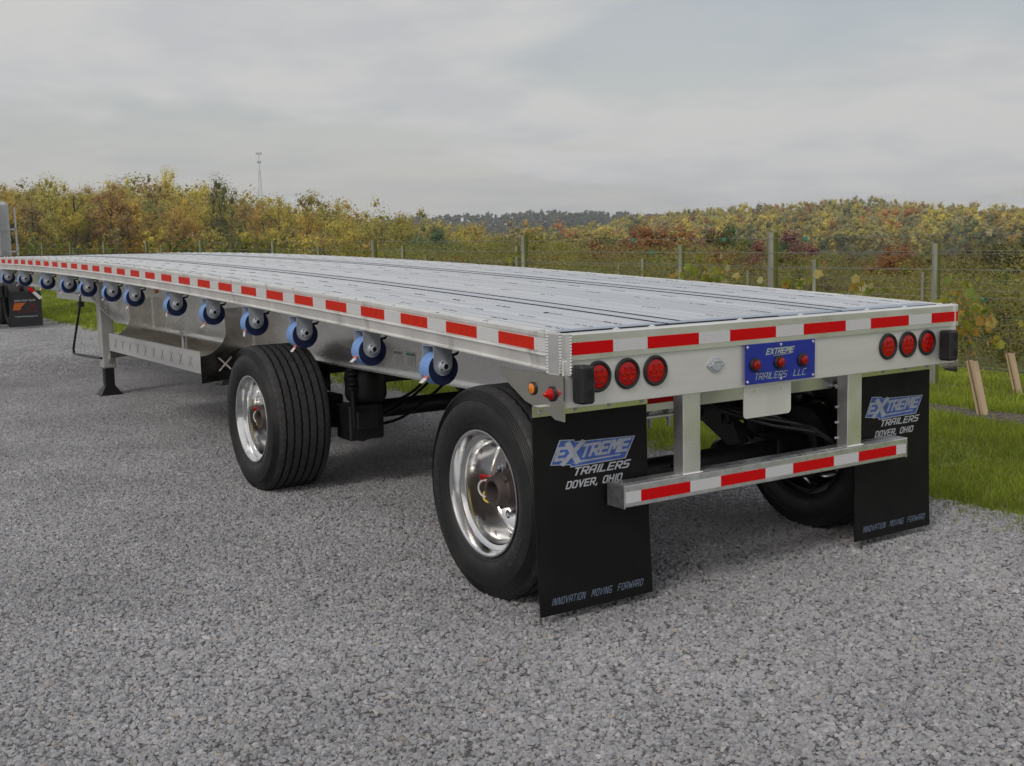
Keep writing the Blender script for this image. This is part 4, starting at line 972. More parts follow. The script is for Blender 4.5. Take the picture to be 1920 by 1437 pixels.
    vsc = g('ShaderNodeVectorMath'); vsc.operation = 'SCALE'; K(sc1, vsc.inputs[0]); K(sm2.outputs[1], vsc.inputs['Scale']); K(vsc.outputs[0], ip.inputs['Scale'])
    K(ip.outputs[0], go.inputs[0])
    md = o.modifiers.new('scatter', 'NODES'); md.node_group = ng
    return o
stones(-3.2, 3.36, -2.4, 13, 4500, .88); stones(-2.4, 3.36, 13, 33, 1500, 1.5)

def grass(name, x0, x1, y0, y1, dens, h0, h1, wd, edge=None):
    n = int((x1-x0)*(y1-y0)*dens); x = rng.uniform(x0, x1, n); y = rng.uniform(y0, y1, n)
    # ragged gravel edge
    e = 3.30+.10*np.sin(y*1.9)+.08*np.sin(y*5.1+1)+.07*np.sin(y*13.7)+.04*np.sin(y*37); keep = x > e-.10*rng.exponential(1, n)
    for xr in (6.5, 9.9, 13.3): keep &= ~((np.abs(x-xr) < .22+.05*np.sin(y*4+xr)+.04*np.sin(y*11)) & (rng.random(n) > .05))
    x = x[keep]; y = y[keep]; n = len(x); z = H(x, y)
    pat = np.clip(np.sin(x*2.3+np.sin(y*1.7)*1.5)*np.sin(y*2.1+x)*.5+.5+.35*np.sin(x*9.1+np.sin(y*7)*2)*np.sin(y*8.3+x*3), 0, 1.3)
    tall = 1+.7*np.exp(-((x-5.9)/.35)**2)+.8*np.exp(-((x-7.2)/.4)**2)+.6*np.exp(-((x-3.5)/.25)**2)
    h = rng.uniform(h0, h1, n)*(.6+.8*pat)*tall*(1+1.0*(rng.random(n) < .04)); a = rng.uniform(0, 2*PI, n); ln = rng.uniform(.15, .9, n)*h; w_ = wd*rng.uniform(.7, 1.4, n)
    dx = np.cos(a); dy = np.sin(a); b = rng.uniform(0, 2*PI, n); bx, by = np.cos(b)*w_, np.sin(b)*w_
    V = np.empty((n,5,3))
    V[:,0] = np.stack([x-bx, y-by, z-.01], 1); V[:,1] = np.stack([x+bx, y+by, z-.01], 1)
    V[:,2] = np.stack([x+dx*ln*.35+bx*.8, y+dy*ln*.35+by*.8, z+h*.6], 1); V[:,3] = np.stack([x+dx*ln*.35-bx*.8, y+dy*ln*.35-by*.8, z+h*.6], 1)
    V[:,4] = np.stack([x+dx*ln, y+dy*ln, z+h*.95], 1)
    me = bpy.data.meshes.new(name); me.vertices.add(n*5); me.vertices.foreach_set('co', V.reshape(-1).astype(np.float32))
    k = np.arange(n)[:,None]*5; li = (k+np.array([0,1,2,3,3,2,4])).reshape(-1).astype(np.int32)
    me.loops.add(len(li)); me.loops.foreach_set('vertex_index', li); me.polygons.add(2*n)
    ls = (np.arange(n)[:,None]*7+np.array([0,4])).reshape(-1).astype(np.int32); me.polygons.foreach_set('loop_start', ls); me.update(calc_edges=True)
    base = np.array([.34,.43,.042]); t = rng.random((n,1)); pat2 = (np.sin(x*.9+y*.4)*np.sin(y*.7-x*.5)*.5+.5)[:,None]
    c = base*(.50+.85*t)*(1-.25*pat2)*(.75+.4*pat[:,None])+np.array([.05,.02,.0])*(rng.random((n,1))**3)
    dry = rng.random(n) < .08; c[dry] = np.array([.30,.25,.10])*rng.uniform(.6, 1, (dry.sum(), 1))
    at = me.color_attributes.new('tint', 'FLOAT_COLOR', 'POINT'); c4 = np.ones((n,5,4), np.float32); c4[:,:,:3] = c[:,None,:]; at.data.foreach_set('color', c4.reshape(-1))
    me.materials.append(GRASS); o = bpy.data.objects.new(name, me); COL.objects.link(o); o['kind'] = 'stuff'; return o
grass('grass', 2.85, 7.4, -.4, 8.0, 4300, .028, .062, .0024)
grass('grass', 7.4, 15, .0, 12.0, 800, .04, .09, .005)
grass('grass', 2.95, 9.0, 8.0, 42.0, 380, .04, .08, .008)
# loose pebbles on the soil strips
n = 1500; xp = 6.5+rng.normal(0, .14, n); yp = rng.uniform(0, 8, n)
mb = MB()
for i in range(n):
    r_ = rng.uniform(.006, .018); c_ = Vector((xp[i], yp[i], float(H(xp[i], yp[i]))+.014))
    vs = [c_+Vector((r_*rng.uniform(.6,1.3)*a, r_*rng.uniform(.6,1.3)*b, r_*.7*c)) for a, b, c in ((1,0,0),(-1,0,0),(0,1,0),(0,-1,0),(0,0,1),(0,0,-1))]
    mb.add(vs, [(0,2,4),(2,1,4),(1,3,4),(3,0,4),(2,0,5),(1,2,5),(3,1,5),(0,3,5)])
o = mb.build('soil_stones', mat('soil_stone', (.17,.155,.14), .9, var=.3, vscale=30), loc=(0,0,0), smooth=0); o['kind'] = 'stuff'

# ================================================================== vineyard trellis rows
def leaf_mesh():
    o_ = [(0,0),(.28,-.10),(.50,.12),(.42,.42),(.62,.62),(.34,.78),(.12,.92),(0,1.08),(-.12,.92),(-.34,.78),(-.62,.62),(-.42,.42),(-.50,.12),(-.28,-.10)]
    me = bpy.data.meshes.new('leaf'); V = [(x*.085, (y-.0)*.085, .012*math.cos(x*5)-.01*y*y) for x, y in o_]+[(0,.045,.006)]
    me.from_pydata(V, [], [(i, (i+1)%14, 14) for i in range(14)]); me.materials.append(VLEAF); me.polygons.foreach_set('use_smooth', [True]*14); return me
LM = leaf_mesh()
LCOL = [(.34,.33,.045),(.42,.36,.06),(.30,.34,.05),(.50,.42,.13),(.45,.27,.04),(.22,.28,.05),(.55,.49,.24)]
ROWS = [(6.5, 5.14, 4.88), (9.86, 5.56, 4.88), (13.3, 5.82, 4.88), (16.7, 6.08, 4.88)]
ROWN = ['nearest', 'second', 'third', 'fourth']
for ri, (xr, y0, st) in enumerate(ROWS):
    tr = empty('trellis_row', (xr, y0, float(H(xr, y0))))
    tag(tr, '%s vineyard trellis row of wooden posts and wires beyond the trailer' % ROWN[ri], 'trellis', 'parallel trellis rows of the vineyard')
    yy = [y0+st*k for k in range(-1 if ri else 0, 11 if ri < 2 else 8)]
    for k, y in enumerate(yy):
        z = float(H(xr, y)); rd = .052*(1 if ri == 0 else .95)*random.uniform(.9, 1.1); hh = {0: 1.70, 1: 1.80, 2: 1.80, 3: 1.80}[ri]+random.uniform(-.02,.03)
        mb = MB(); lean = random.uniform(-.02, .02)
        mb.lathe((xr, y, z-.05), 'z', [(0,rd*1.05),(hh*.5+.05,rd*1.0),(hh+.045,rd*.97),(hh+.05,rd*.9),(hh+.052,.0001)], 14)
        mb.build('post', POST, tr)
    for wi, hz_ in enumerate((1.655, 1.50, 1.33, 1.08, .80) if ri == 0 else (1.70, 1.50, 1.25, .95, .65)):
        mb = MB(); pts = []
        for k in range(len(yy)-1):
            for q in range(3):
                y = yy[k]+(yy[k+1]-yy[k])*q/3; sag = .006*math.sin(q/3*PI); pts.append((xr-.055, y, float(H(xr, y))+hz_-sag))
        y_ = yy[0]; pts = [(xr-.055, y_-7, float(H(xr, y_-7))+hz_)]+pts if ri else [(xr-.055, -3.5, float(H(xr, -3.5))+hz_)]+pts
        mb.tube(pts, .0021 if wi < 2 else .0016, 5); mb.build('wire', WIREM, tr)
    for q in range(9 if ri == 0 else 5):
        y = yy[0]+random.uniform(-3, 22); hz_ = random.choice((1.655, 1.50) if ri == 0 else (1.70, 1.25, .95)); z = float(H(xr, y))+hz_
        mb = MB(); mb.box(xr-.072, xr-.045, y-.015, y+.015, z-.030, z+.012, .004); mb.add([(xr-.07,y-.02,z-.03),(xr-.05,y+.0,z-.06),(xr-.05,y+.03,z-.028)], [(0,1,2)]); mb.build('wire_clip', CLIP, tr)
# grow tubes and young vines
TN = 0
def vine(xr, y, leafy, tube=True, side=None, lab=None, top=1.35):
    global TN
    z = float(H(xr, y)); lx_, ly_ = -.02, .13
    if tube:
        t = empty('grow_tube', (xr, y, z)); mb = MB(); ht = .50
        ring0 = [(-.036,-.036),(.036,-.036),(.036,.036),(-.036,.036)]; vs = []
        for zz_, (ax_, ay_) in ((.0,(0,0)), (ht,(lx_*.9,ly_*.9))):
            for rr2 in (1.0, .88): vs += [(xr+ax_+a*rr2, y+ay_+b*rr2, z+zz_) for a, b in ring0]
        f = [(0,1,9,8),(1,2,10,9),(2,3,11,10),(3,0,8,11),(4,12,13,5),(5,13,14,6),(6,14,15,7),(7,15,12,4),(8,9,13,12),(9,10,14,13),(10,11,15,14),(11,8,12,15)]
        mb.add(vs, f); mb.build('tube_sleeve', TUBE, t, smooth=0)
        mb = MB(); mb.cyl((xr-.052, y-.01, z), (xr-.052+lx_, y+ly_, z+ht+.06), .007, n=6); mb.build('stake', STEM, t)
        tag(t, lab or 'tan cardboard grow tube in the vineyard rows, partly hidden', 'plant guard', 'tan grow tubes around the young vines')
    v = empty('young_vine', (xr, y, z))
    pts = [(xr, y, z), (xr+lx_*.6, y+ly_*.5, z+.4), (xr+lx_, y+ly_, z+.66), (xr+lx_*1.3, y+ly_*1.3, z+.95), (xr+lx_, y+ly_*1.2, z+top)]
    mb = MB(); mb.tube(spl(pts, 3), [.008]*6+[.006]*4+[.004]*3, 6); mb.build('vine_stem', STEM, v)
    for q in range(leafy):
        t = rng.uniform(0 if tube else .62, 1.0); h_ = .60+t*(top-.60)
        lo = bpy.data.objects.new('leaf', LM); COL.objects.link(lo); lo.parent = v; s = float(rng.uniform(.55, 1.15))
        lo.location = (lx_+rng.normal(0, .09), ly_*1.1+rng.normal(0, .15 if y < 6 else .30), h_+rng.normal(0, .04)); lo.rotation_euler = (rng.uniform(1.0, 2.6), rng.uniform(-.7, .7), rng.uniform(-1.6, 1.2)); lo.scale = (s, s, s)
        c_ = LCOL[int(rng.integers(len(LCOL)))]; lo.color = (*c_, 1)
    return v
vl = 'young grape vine with yellowing leaves'
v = vine(6.5, 2.517, 62, lab='tan leaning grow tube in front, right of the mud flap, by the soil strip', top=1.02); tag(v, vl+' rising from the leaning grow tube by the trailer corner', 'vine', 'young vines in the vineyard')
v = vine(9.7, 4.25, 3, lab='tan grow tube right beside the wooden post behind the right mud flap', top=1.0); tag(v, vl+' beside the wooden post behind the right mud flap', 'vine', 'young vines in the vineyard')
v = vine(9.86, 3.05, 48, lab='tan grow tube cut by the right edge of the photo', top=1.2); tag(v, 'sparse grape vine with yellow leaves at the right edge of the photo', 'vine', 'young vines in the vineyard')
for (xr, y, lf, tp, lb) in ((6.5, 6.1, 60, 1.36, 'leafy yellow grape vine showing above the deck right of the middle post'), (6.5, 10.4, 18, 1.42, 'yellow leaves of a grape vine at the foot of the middle post, above the deck'), (6.5, 4.55, 18, 1.22, 'grape vine leaves low above the deck left of the tall nearest post'), (6.5, 3.75, 26, 1.16, 'grape vine leaf clump right of the tall nearest post'),
                        (9.86, 5.0, 28, 1.36, 'drooping pale yellow grape leaves left of the post near the right corner'), (9.86, 3.9, 28, 1.25, 'grape vine with pale leaves on the wire at far right')):
    v = vine(xr, y, lf, False, top=tp); tag(v, lb, 'vine', 'young vines in the vineyard')
# leafier vines farther along the rows, seen at left between the posts
for k in range(24):
    y = 21+k*1.65; x_ = 6.5+(k % 3)*3.36; z = float(H(x_, y)); n_ = 260
    C_ = np.stack([x_+rng.normal(0, .22, n_), y+rng.normal(0, .55, n_), z+rng.uniform(.5, 1.75, n_)], 1)
    cb = np.array([(.20,.22,.03),(.27,.23,.03),(.32,.17,.03),(.17,.2,.04)][k % 4]); cols = cb*rng.uniform(.5, 1.3, (n_,1))
    o = quads_obj('grape_vine', C_, rng.uniform(.08, .15, n_), LEAFA, cols, org=(x_, y, z)); tag(o, ['olive','golden','rusty','green'][k % 4]+' leafy vine on the %s trellis row, %s far vine of its row' % (ROWN[k % 3], ['first','second','third','fourth','fifth','sixth','seventh','eighth'][k//3]), 'vine', 'far vines on the trellis rows')

# woven wire fence behind the rows
MESHW = mat('dull_mesh_wire', (.22,.23,.21), .6, .2)
fx_ = 15.2; wf = empty('wire_mesh_fence', (fx_, 6, float(H(fx_, 6)))); tag(wf, 'fine woven wire mesh fence in front of the tall scrub at right', 'fence')
mb = MB()
for k in range(11):
    mb.tube([(fx_, y, float(H(fx_, y))+.08+.155*k) for y in (-2, 8, 18, 28)], .0013, 4)
mb.build('horizontal_wires', MESHW, wf)['kind'] = 'stuff'
mb = MB()
for k in range(150):
    y = -2+k*.2; z = float(H(fx_, y)); mb.tube([(fx_+.003, y, z), (fx_+.003, y, z+1.66)], .0011, 4, False)
mb.build('vertical_wires', MESHW, wf)['kind'] = 'stuff'
for k in range(0):
    y = -1+k*5; z = float(H(fx_, y)); mb = MB(); mb.cyl((fx_, y, z-.05), (fx_, y, z+1.9), .03, n=10); mb.build('fence_post', POST, wf)

# ================================================================== scrub and trees
def pxaz(px): return float(np.interp(px, _PX, _AZ))
def hory(px): return float(np.interp(px, _PX, _HY))
def at_px(px, D):
    a = pxaz(px); x = CAM[0]+D*math.sin(a); y = CAM[1]+D*math.cos(a); return x, y, float(H(x, y))
OL = np.array([.20,.195,.055]); OL2 = np.array([.25,.22,.075]); GR = np.array([.13,.165,.04]); RD = np.array([.27,.115,.070]); OR = np.array([.36,.17,.045]); YG = np.array([.34,.31,.06]); RU = np.array([.26,.125,.04]); BR = np.array([.20,.155,.085]); DG = np.array([.075,.115,.05]); PU = np.array([.13,.05,.05])
OL, OL2, GR, RD, OR, YG, RU, BR, DG, PU = [c*1.25 for c in (OL, OL2, GR, RD, OR, YG, RU, BR, DG, PU)]
def scrub(name, n_cl, d0, d1, p0, p1, hf, leafs, lsize, colf):
    Cs = []; Ss = []; Cc = []
    for k in range(n_cl):
        D = math.sqrt(rng.uniform(d0*d0, d1*d1)); px = rng.uniform(p0, p1); x, y, z = at_px(px, D)
        if x < 15.8 and y < 60: continue
        hgt = hf(px, D, z)*rng.uniform(.78, 1.06); rx = rng.uniform(.6, 1.3); n_ = leafs
        t = rng.random(n_)**.7; c = np.stack([x+rng.normal(0, .5*rx, n_)*(1-.35*t), y+rng.normal(0, .5*rx, n_)*(1-.35*t), z-.1+t*hgt+rng.normal(0,.06,n_)], 1)
        cb = colf(px, D); Cs.append(c); Ss.append(rng.uniform(.6, 1.4, n_)*lsize*(D/30)**.6); Cc.append(cb*rng.uniform(.7, 1.25, (n_,1)))
    o = quads_obj(name, np.concatenate(Cs), np.concatenate(Ss), LEAFA, np.concatenate(Cc), aspect=.5, up=.35); o['kind'] = 'stuff'; return o
def col_scrub(px, D):
    r = rng.random(); x_ = (OL if r < .42 else GR if r < .60 else OL2 if r < .76 else BR*.9 if r < .88 else YG*.75)
    if D > 38 and 1080 < px < 1760 and r > .86: x_ = RU if r < .94 else RD*.8
    return x_*rng.uniform(1.0, 1.35)
def top_near(px): return np.interp(px, [300,560,640,900,1000,1100,1400,1600,1750,1900,2000], [470,470,462,447,448,455,462,478,478,455,440])
def hf_near(px, D, z):
    hor = hory(px); return max(.7, (1.66+(hor-top_near(px))*D/FPX)-z)
scrub('tall_weeds', 520, 21, 34, 900, 2000, lambda p, D, z: max(.6, min(2.3, hf_near(p, D, z)*.86)), 330, .07, col_scrub)
scrub('scrub', 620, 34, 70, 520, 2020, hf_near, 380, .085, col_scrub)

def crown_pts(n, rx, rz, z0, nclump, seed, squash=.6):
    r_ = np.random.default_rng(seed); cc = []
    while len(cc) < nclump:
        p = r_.uniform(-1, 1, 3)
        if np.linalg.norm(p) < 1 and np.linalg.norm(p) > .35: cc.append(p*np.array([rx, rx, rz])*r_.uniform(.75, 1.05))
    cc = np.array(cc); pick = r_.integers(nclump, size=n); s = r_.uniform(.24, .52, nclump)[pick][:,None]*np.array([rx, rx, rz*.75])
    d = r_.normal(size=(n,3)); d /= np.linalg.norm(d, axis=1)[:,None]
    p = cc[pick]*.92+d*s*(r_.random((n,1))**.62); nr = d*.7+p/np.array([rx, rx, rz])*.9+np.array([0,0,.2]); p[:,2] += z0+rz
    return p, nr
_ph = (1+5**.5)/2; ICO = np.array([(-1,_ph,0),(1,_ph,0),(-1,-_ph,0),(1,-_ph,0),(0,-1,_ph),(0,1,_ph),(0,-1,-_ph),(0,1,-_ph),(_ph,0,-1),(_ph,0,1),(-_ph,0,-1),(-_ph,0,1)])/math.sqrt(1+_ph*_ph)
ICF = np.array([(0,11,5),(0,5,1),(0,1,7),(0,7,10),(0,10,11),(1,5,9),(5,11,4),(11,10,2),(10,7,6),(7,1,8),(3,9,4),(3,4,2),(3,2,6),(3,6,8),(3,8,9),(4,9,5),(2,4,11),(6,2,10),(8,6,7),(9,8,1)])
def clumps(n, rx, rz, z0, seed):
    """centres and radii of the leaf clumps (same draws as crown_pts)"""
    r_ = np.random.default_rng(seed); cc = []
    while len(cc) < n:
        p = r_.uniform(-1, 1, 3)
        if np.linalg.norm(p) < 1 and np.linalg.norm(p) > .35: cc.append(p*np.array([rx, rx, rz])*r_.uniform(.75, 1.05))
    cc = np.array(cc); return cc
def core_geo(cc, rx, rz, z0, k=.30):
    n = len(cc); j = rng.uniform(.8, 1.15, (n, 12, 1)); V = ICO[None]*j*np.array([rx*k, rx*k, rz*k*.9])+(cc*.86)[:,None]+np.array([0,0,z0+rz]); return V
def tree_mesh(seed, n, size, ht, rx, nclump=22, trunk=True, name='tree'):
    """one mesh, slots: leaves, bark"""
    z0 = ht*.10; p, nr = crown_pts(n, rx, (ht-z0)/2, z0, nclump, seed)
    s = np.random.default_rng(seed+5).uniform(.6, 1.35, n)*size*1.1; me = quads_obj(name, p, s, LEAF, None, link=False, NR=nr)
    rz = (ht-z0)/2; V = core_geo(clumps(nclump, rx, rz, z0, seed), rx, rz, z0, .10).reshape(-1, 3); F = (np.arange(nclump)[:,None,None]*12+ICF[None]).reshape(-1, 3)
    bm = bmesh.new(); bm.from_mesh(me); vv = [bm.verts.new(v) for v in V.tolist()]
    for f in F.tolist(): bm.faces.new([vv[i] for i in f]).smooth = True
    bm.to_mesh(me); bm.free(); return me
def limb_mesh(seed, ht, rx):
    r_ = random.Random(seed); mb = MB(); mb.tube([(0,0,-.3),(.1,.05,ht*.3),(.0,.1,ht*.6),(.1,0,ht*.85)], [ht*.022,ht*.017,ht*.010,ht*.003], 7)
    for k in range(9):
        a = r_.uniform(0, 2*PI); z = r_.uniform(.2, .65)*ht; l_ = rx*r_.uniform(.6, .95)
        mb.tube([(0,0,z),(math.cos(a)*l_*.5, math.sin(a)*l_*.5, z+l_*.45),(math.cos(a)*l_, math.sin(a)*l_, z+l_*.9)], [ht*.008,ht*.005,ht*.002], 5)
    return mb
TV = []
for k in range(9):
    ht = [13,15,11,14,16,12,14,10,13][k]; rx = [4.2,4.0,4.6,3.4,3.7,4.0,4.8,3.6,3.0][k]
    me = tree_mesh(100+k, 4200, .26, ht, rx, 26+k*2); lm = limb_mesh(k, ht, rx)
    me2 = bpy.data.meshes.new('trunk'); me2.from_pydata(lm.v, [], lm.f); me2.materials.append(BARK); TV.append((me, me2, ht))
PAL = [('yellow-green', YG*1.0), ('olive', OL*1.45), ('golden', np.array([.42,.31,.065])), ('brownish', np.array([.29,.215,.10])), ('rust', np.array([.36,.24,.09])), ('dark green', np.array([.10,.14,.055])), ('olive-grey', np.array([.27,.25,.13])), ('reddish', np.array([.34,.20,.12]))]
PAL = [(n_, c*f_) for (n_, c), f_ in zip(PAL, (1.35, 1.3, 1.25, 1.3, 1.15, 1.25, 1.35, 1.0))]
PAL = [(n_, (c*k_+np.array([.43,.36,.09])*(1-k_))*np.array([1.22,1.16,1.0])) for (n_, c), k_ in zip(PAL, (.75,.7,.75,.6,.6,.72,.6,.65))]
def put_tree(nm, x, y, z, v, s, colr, label, cat='tree', group=None, trunk=True):
    me, me2, ht = TV[v]; root = empty(nm, (x, y, z), rng.uniform(0, 6.28)); root.scale = (s*rng.uniform(.85,1.15), s*rng.uniform(.85,1.15), s)
    tag(root, label, cat, group)
    cr_ = bpy.data.objects.new('crown', me); COL.objects.link(cr_); cr_.parent = root; cr_.color = (*[float(c) for c in colr], 1)
    if trunk: tr_ = bpy.data.objects.new('trunk', me2); COL.objects.link(tr_); tr_.parent = root
    return root
ORD = ['leftmost','second from the left','third from the left','fourth from the left','fifth from the left','sixth from the left','seventh from the left','eighth from the left','ninth from the left','tenth from the left','eleventh from the left','twelfth from the left','thirteenth from the left','fourteenth from the left','fifteenth from the left','sixteenth from the left','seventeenth from the left','eighteenth from the left','nineteenth from the left','twentieth from the left','twenty-first from the left','twenty-second from the left','twenty-third from the left','twenty-fourth from the left','twenty-fifth from the left','twenty-sixth from the left','twenty-seventh from the left','twenty-eighth from the left']
def hill_rows():
    for (rn, D, n_, wts, s0, s1) in (('at the foot', 190, 26, [1.2,1,.8,.8,.8,2.2,.8,.7], .62, .9), ('halfway up', 255, 24, [4,3,2,1.5,.5,.5,1.2,.2], .9, 1.1), ('near the top', 315, 26, [4,3,1.5,1.6,.6,.25,1.6,.2], .9, 1.2)):
        w_ = np.array(wts)/sum(wts)
        for k in range(n_):
            px = -60+(k+rng.uniform(.15,.85))*940/n_; d = D+rng.uniform(-18, 18); x, y, z = at_px(px, d); ci = int(rng.choice(8, p=w_)); nm, c = PAL[ci]
            if px > 760: c = c*.9
            put_tree('autumn_tree', x, y, z-.5, int(rng.integers(9)), rng.uniform(s0, s1), c*rng.uniform(.85,1.2), '%s tree %s of left hill, %s of its row' % (nm, rn, ORD[k]), group='autumn trees on the left hill', trunk=True)
hill_rows()
def forest(name, n_, d0, d1, p0, p1, nq, size, ht0, ht1, pal, wts, skip=None):
    Cs = []; Ss = []; Cc = []; Ns = []; KV = []; KC = []; w_ = np.array(wts)/sum(wts)
    for k in range(n_):
        D = rng.uniform(d0, d1); px = rng.uniform(p0, p1)
        if skip and skip(px, D): continue
        x, y, z = at_px(px, D); ht = rng.uniform(ht0, ht1); rx = ht*rng.uniform(.27, .36)
        sd_ = int(rng.integers(1e9)); p, nr = crown_pts(nq, rx, ht*.42, ht*.12, 9, sd_); KV.append(core_geo(clumps(9, rx, ht*.42, ht*.12, sd_), rx, ht*.42, ht*.12, .07 if nq > 240 else .17)+np.array([x, y, z-.5])); Ns.append(nr); p = p+np.array([x, y, z-.5]); Cs.append(p); Ss.append(rng.uniform(.6, 1.4, nq)*size)
        cb_ = pal[int(rng.choice(len(pal), p=w_))]*rng.uniform(.75, 1.2); Cc.append(cb_*rng.uniform(.85, 1.15, (nq,1))); KC.append(np.repeat((cb_*.85)[None], 9, 0))
    me = quads_obj(name, np.concatenate(Cs), np.concatenate(Ss), LEAFA, np.concatenate(Cc), NR=np.concatenate(Ns), link=False)
    Vc = np.concatenate(KV).reshape(-1, 3); nq_ = len(me.vertices); nc = len(Vc)//12; F = (np.arange(nc)[:,None,None]*12+ICF[None]).reshape(-1, 3)+nq_
    nf = len(F); l0 = len(me.loops); p0 = len(me.polygons); me.vertices.add(len(Vc)); me.vertices.foreach_set('co', np.concatenate([np.array([v.co[:] for v in me.vertices[:0]]).reshape(0,3), _all_co(me, nq_), Vc]).reshape(-1).astype(np.float32))
    me.loops.add(nf*3); li = np.empty(l0+nf*3, np.int32); me.loops.foreach_get('vertex_index', li); li[l0:] = F.reshape(-1); me.loops.foreach_set('vertex_index', li)
    me.polygons.add(nf); ls = np.empty(p0+nf, np.int32); me.polygons.foreach_get('loop_start', ls); ls[p0:] = l0+np.arange(nf)*3; me.polygons.foreach_set('loop_start', ls); me.update(calc_edges=True)
    at = me.color_attributes['tint']; c4 = np.ones((len(me.vertices), 4), np.float32); at.data.foreach_get('color', c4.reshape(-1)); cc4 = c4.copy(); cc4[nq_:, :3] = np.repeat(np.concatenate(KC), 12, 0); at.data.foreach_set('color', cc4.reshape(-1))
    o = bpy.data.objects.new(name, me); COL.objects.link(o); o['kind'] = 'stuff'; return o
def _all_co(me, n):
    a = np.empty(len(me.vertices)*3, np.float32); me.vertices.foreach_get('co', a); return a.reshape(-1, 3)[:n]
def bushes():
    kinds = [('olive', OL*1.0), ('green', GR*1.05), ('dull yellow', YG*.75), ('brown', BR*.9), ('rusty', RU*.9), ('olive-brown', OL2*.9)]
    for band, d0, d1, t0, t1, n_ in (('front', 25, 33, 478, 540, 20), ('rear', 40, 60, 446, 486, 24)):
        for k in range(n_):
            px = 880+(k+rng.uniform(.1,.9))*1060/n_; D = rng.uniform(d0, d1); x, y, z = at_px(px, D)
            if x < 16.4: continue
            kn, c = kinds[int(rng.integers(len(kinds)))]; v = int(rng.integers(9)); s_ = ((1.66+(hory(px)-rng.uniform(t0, t1))*D/FPX)-z+.3)/TV[v][2]
            if s_ < .04: continue
            r_ = put_tree('scrub_bush', x, y, z-.3, v, s_, c*rng.uniform(.85,1.15), '%s bush in the %s of the scrub, %s there' % (kn, band, ORD[k]), 'bush', 'bushes in the scrub behind the trellis', trunk=False); r_.scale[0] *= 1.25; r_.scale[1] *= 1.25
bushes()
PC = [c for _, c in PAL]
forest('wooded_hillside', 330, 200, 365, -80, 900, 460, .40, 11, 16, PC, [4,3,2,1.6,.6,.6,1.6,.2])
PR = [YG*1.25, OL*1.6, np.array([.40,.30,.08]), np.array([.48,.24,.08]), np.array([.12,.17,.08]), np.array([.34,.33,.17]), np.array([.40,.17,.10])]
PR = [(c*.25+np.array([.34,.28,.09])*.2+c*.8)*np.array([1.12,1.06,1.0]) for c in PR]
forest('hill_undergrowth', 260, 172, 215, -80, 900, 260, .42, 4, 7, PC, [3,3,1.5,1,.8,2,1.2,.5])
forest('distant_forest', 1150, 380, 730, 840, 2030, 200, .80, 12, 19, PR, [3.4,3,1.2,.7,1.5,2.6,.25])
forest('far_ridge_forest', 850, 1050, 1400, 640, 1500, 60, 3.0, 13, 20, [np.array([.15,.165,.115]), np.array([.12,.145,.115]), np.array([.19,.18,.12])], [3,3,2])  # foliage colours paled and greyed, part of the haze is painted in
# trees standing out at the field edge
for (px, D, v, s, c, lb, nm) in (
    (1232, 74, 2, 406, RU*1.15, 'round rust-brown shrub standing above the scrub near the middle', 'rust_shrub'),
    (1190, 78, 7, 426, RD*.9, 'low red-brown shrub just left of the round rust-brown shrub', 'rust_shrub'),
    (1345, 72, 3, 406, np.array([.13,.12,.03]), 'tall dark olive bush with pointed top right of the rust shrub', 'olive_shrub'),
    (1378, 76, 7, 420, DG*1.5, 'dark green round bush right of the pointed olive bush', 'green_shrub'),
    (1300, 80, 7, 434, RD*1.1, 'reddish bush between the rust shrub and the pointed olive bush', 'red_shrub'),
    (1125, 76, 2, 428, np.array([.12,.13,.035]), 'dark green bush left of the rust shrub', 'green_shrub'),
    (1000, 68, 3, 408, YG*.85, 'spiky yellow-green bush beside the middle trellis post', 'yellow_shrub'),
    (935, 72, 8, 420, YG*.8, 'yellow-green bush left of the middle trellis post', 'yellow_shrub'),
    (1048, 70, 8, 424, YG*.9, 'thin yellow-green bush right of the middle trellis post', 'yellow_shrub'),
    (1115, 52, 7, 452, np.array([.27,.09,.04]), 'small orange-red bush low behind the wires right of the middle post', 'red_shrub'),
    (1490, 60, 7, 432, PU*1.6, 'dark purple-red bush right of the tall nearest post', 'red_shrub'),
    (1420, 50, 7, 452, PU*1.7, 'dark maroon bush left of the tall nearest post', 'red_shrub'),
    (1470, 82, 8, 428, DG, 'small dark conifer-like bush above the tall nearest post', 'green_shrub'),
    (1700, 44, 7, 458, RD*1.1, 'broad crimson bush in the scrub left of the post near the right corner', 'red_shrub'),
    (1660, 47, 7, 472, RD*.95, 'smaller crimson bush beside the broad crimson bush', 'red_shrub'),
    (1860, 46, 2, 436, np.array([.13,.13,.035]), 'tall olive tree at the right edge of the photo', 'olive_tree'),
    (1905, 40, 6, 428, np.array([.12,.115,.04]), 'dense olive brush tree cut by the right edge of the photo', 'olive_tree'),
    (1800, 52, 7, 466, np.array([.15,.14,.04]), 'low olive bush left of the tall olive tree at right', 'olive_tree'),
    (790, 150, 5, 418, DG*1.6, 'dark green tree below the end of the left hill', 'green_tree'),
    (830, 150, 7, 430, DG*1.4, 'dark green tree right of the other dark tree below the end of the left hill', 'green_tree'),
    (760, 160, 0, 404, YG, 'bright yellow-green tree left of the dark trees below the hill end', 'yellow_tree'),
    (870, 165, 2, 438, OL*1.4, 'olive tree at the right end of the left wood', 'olive_tree')):
    x, y, z = at_px(px, D); z -= .2; s = ((1.66+(hory(px)-s)*D/FPX)-z)/(TV[v][2]*1.02)
    put_tree(nm, x, y, z, v, s, c, lb, 'tree' if 'tree' in nm else 'shrub')

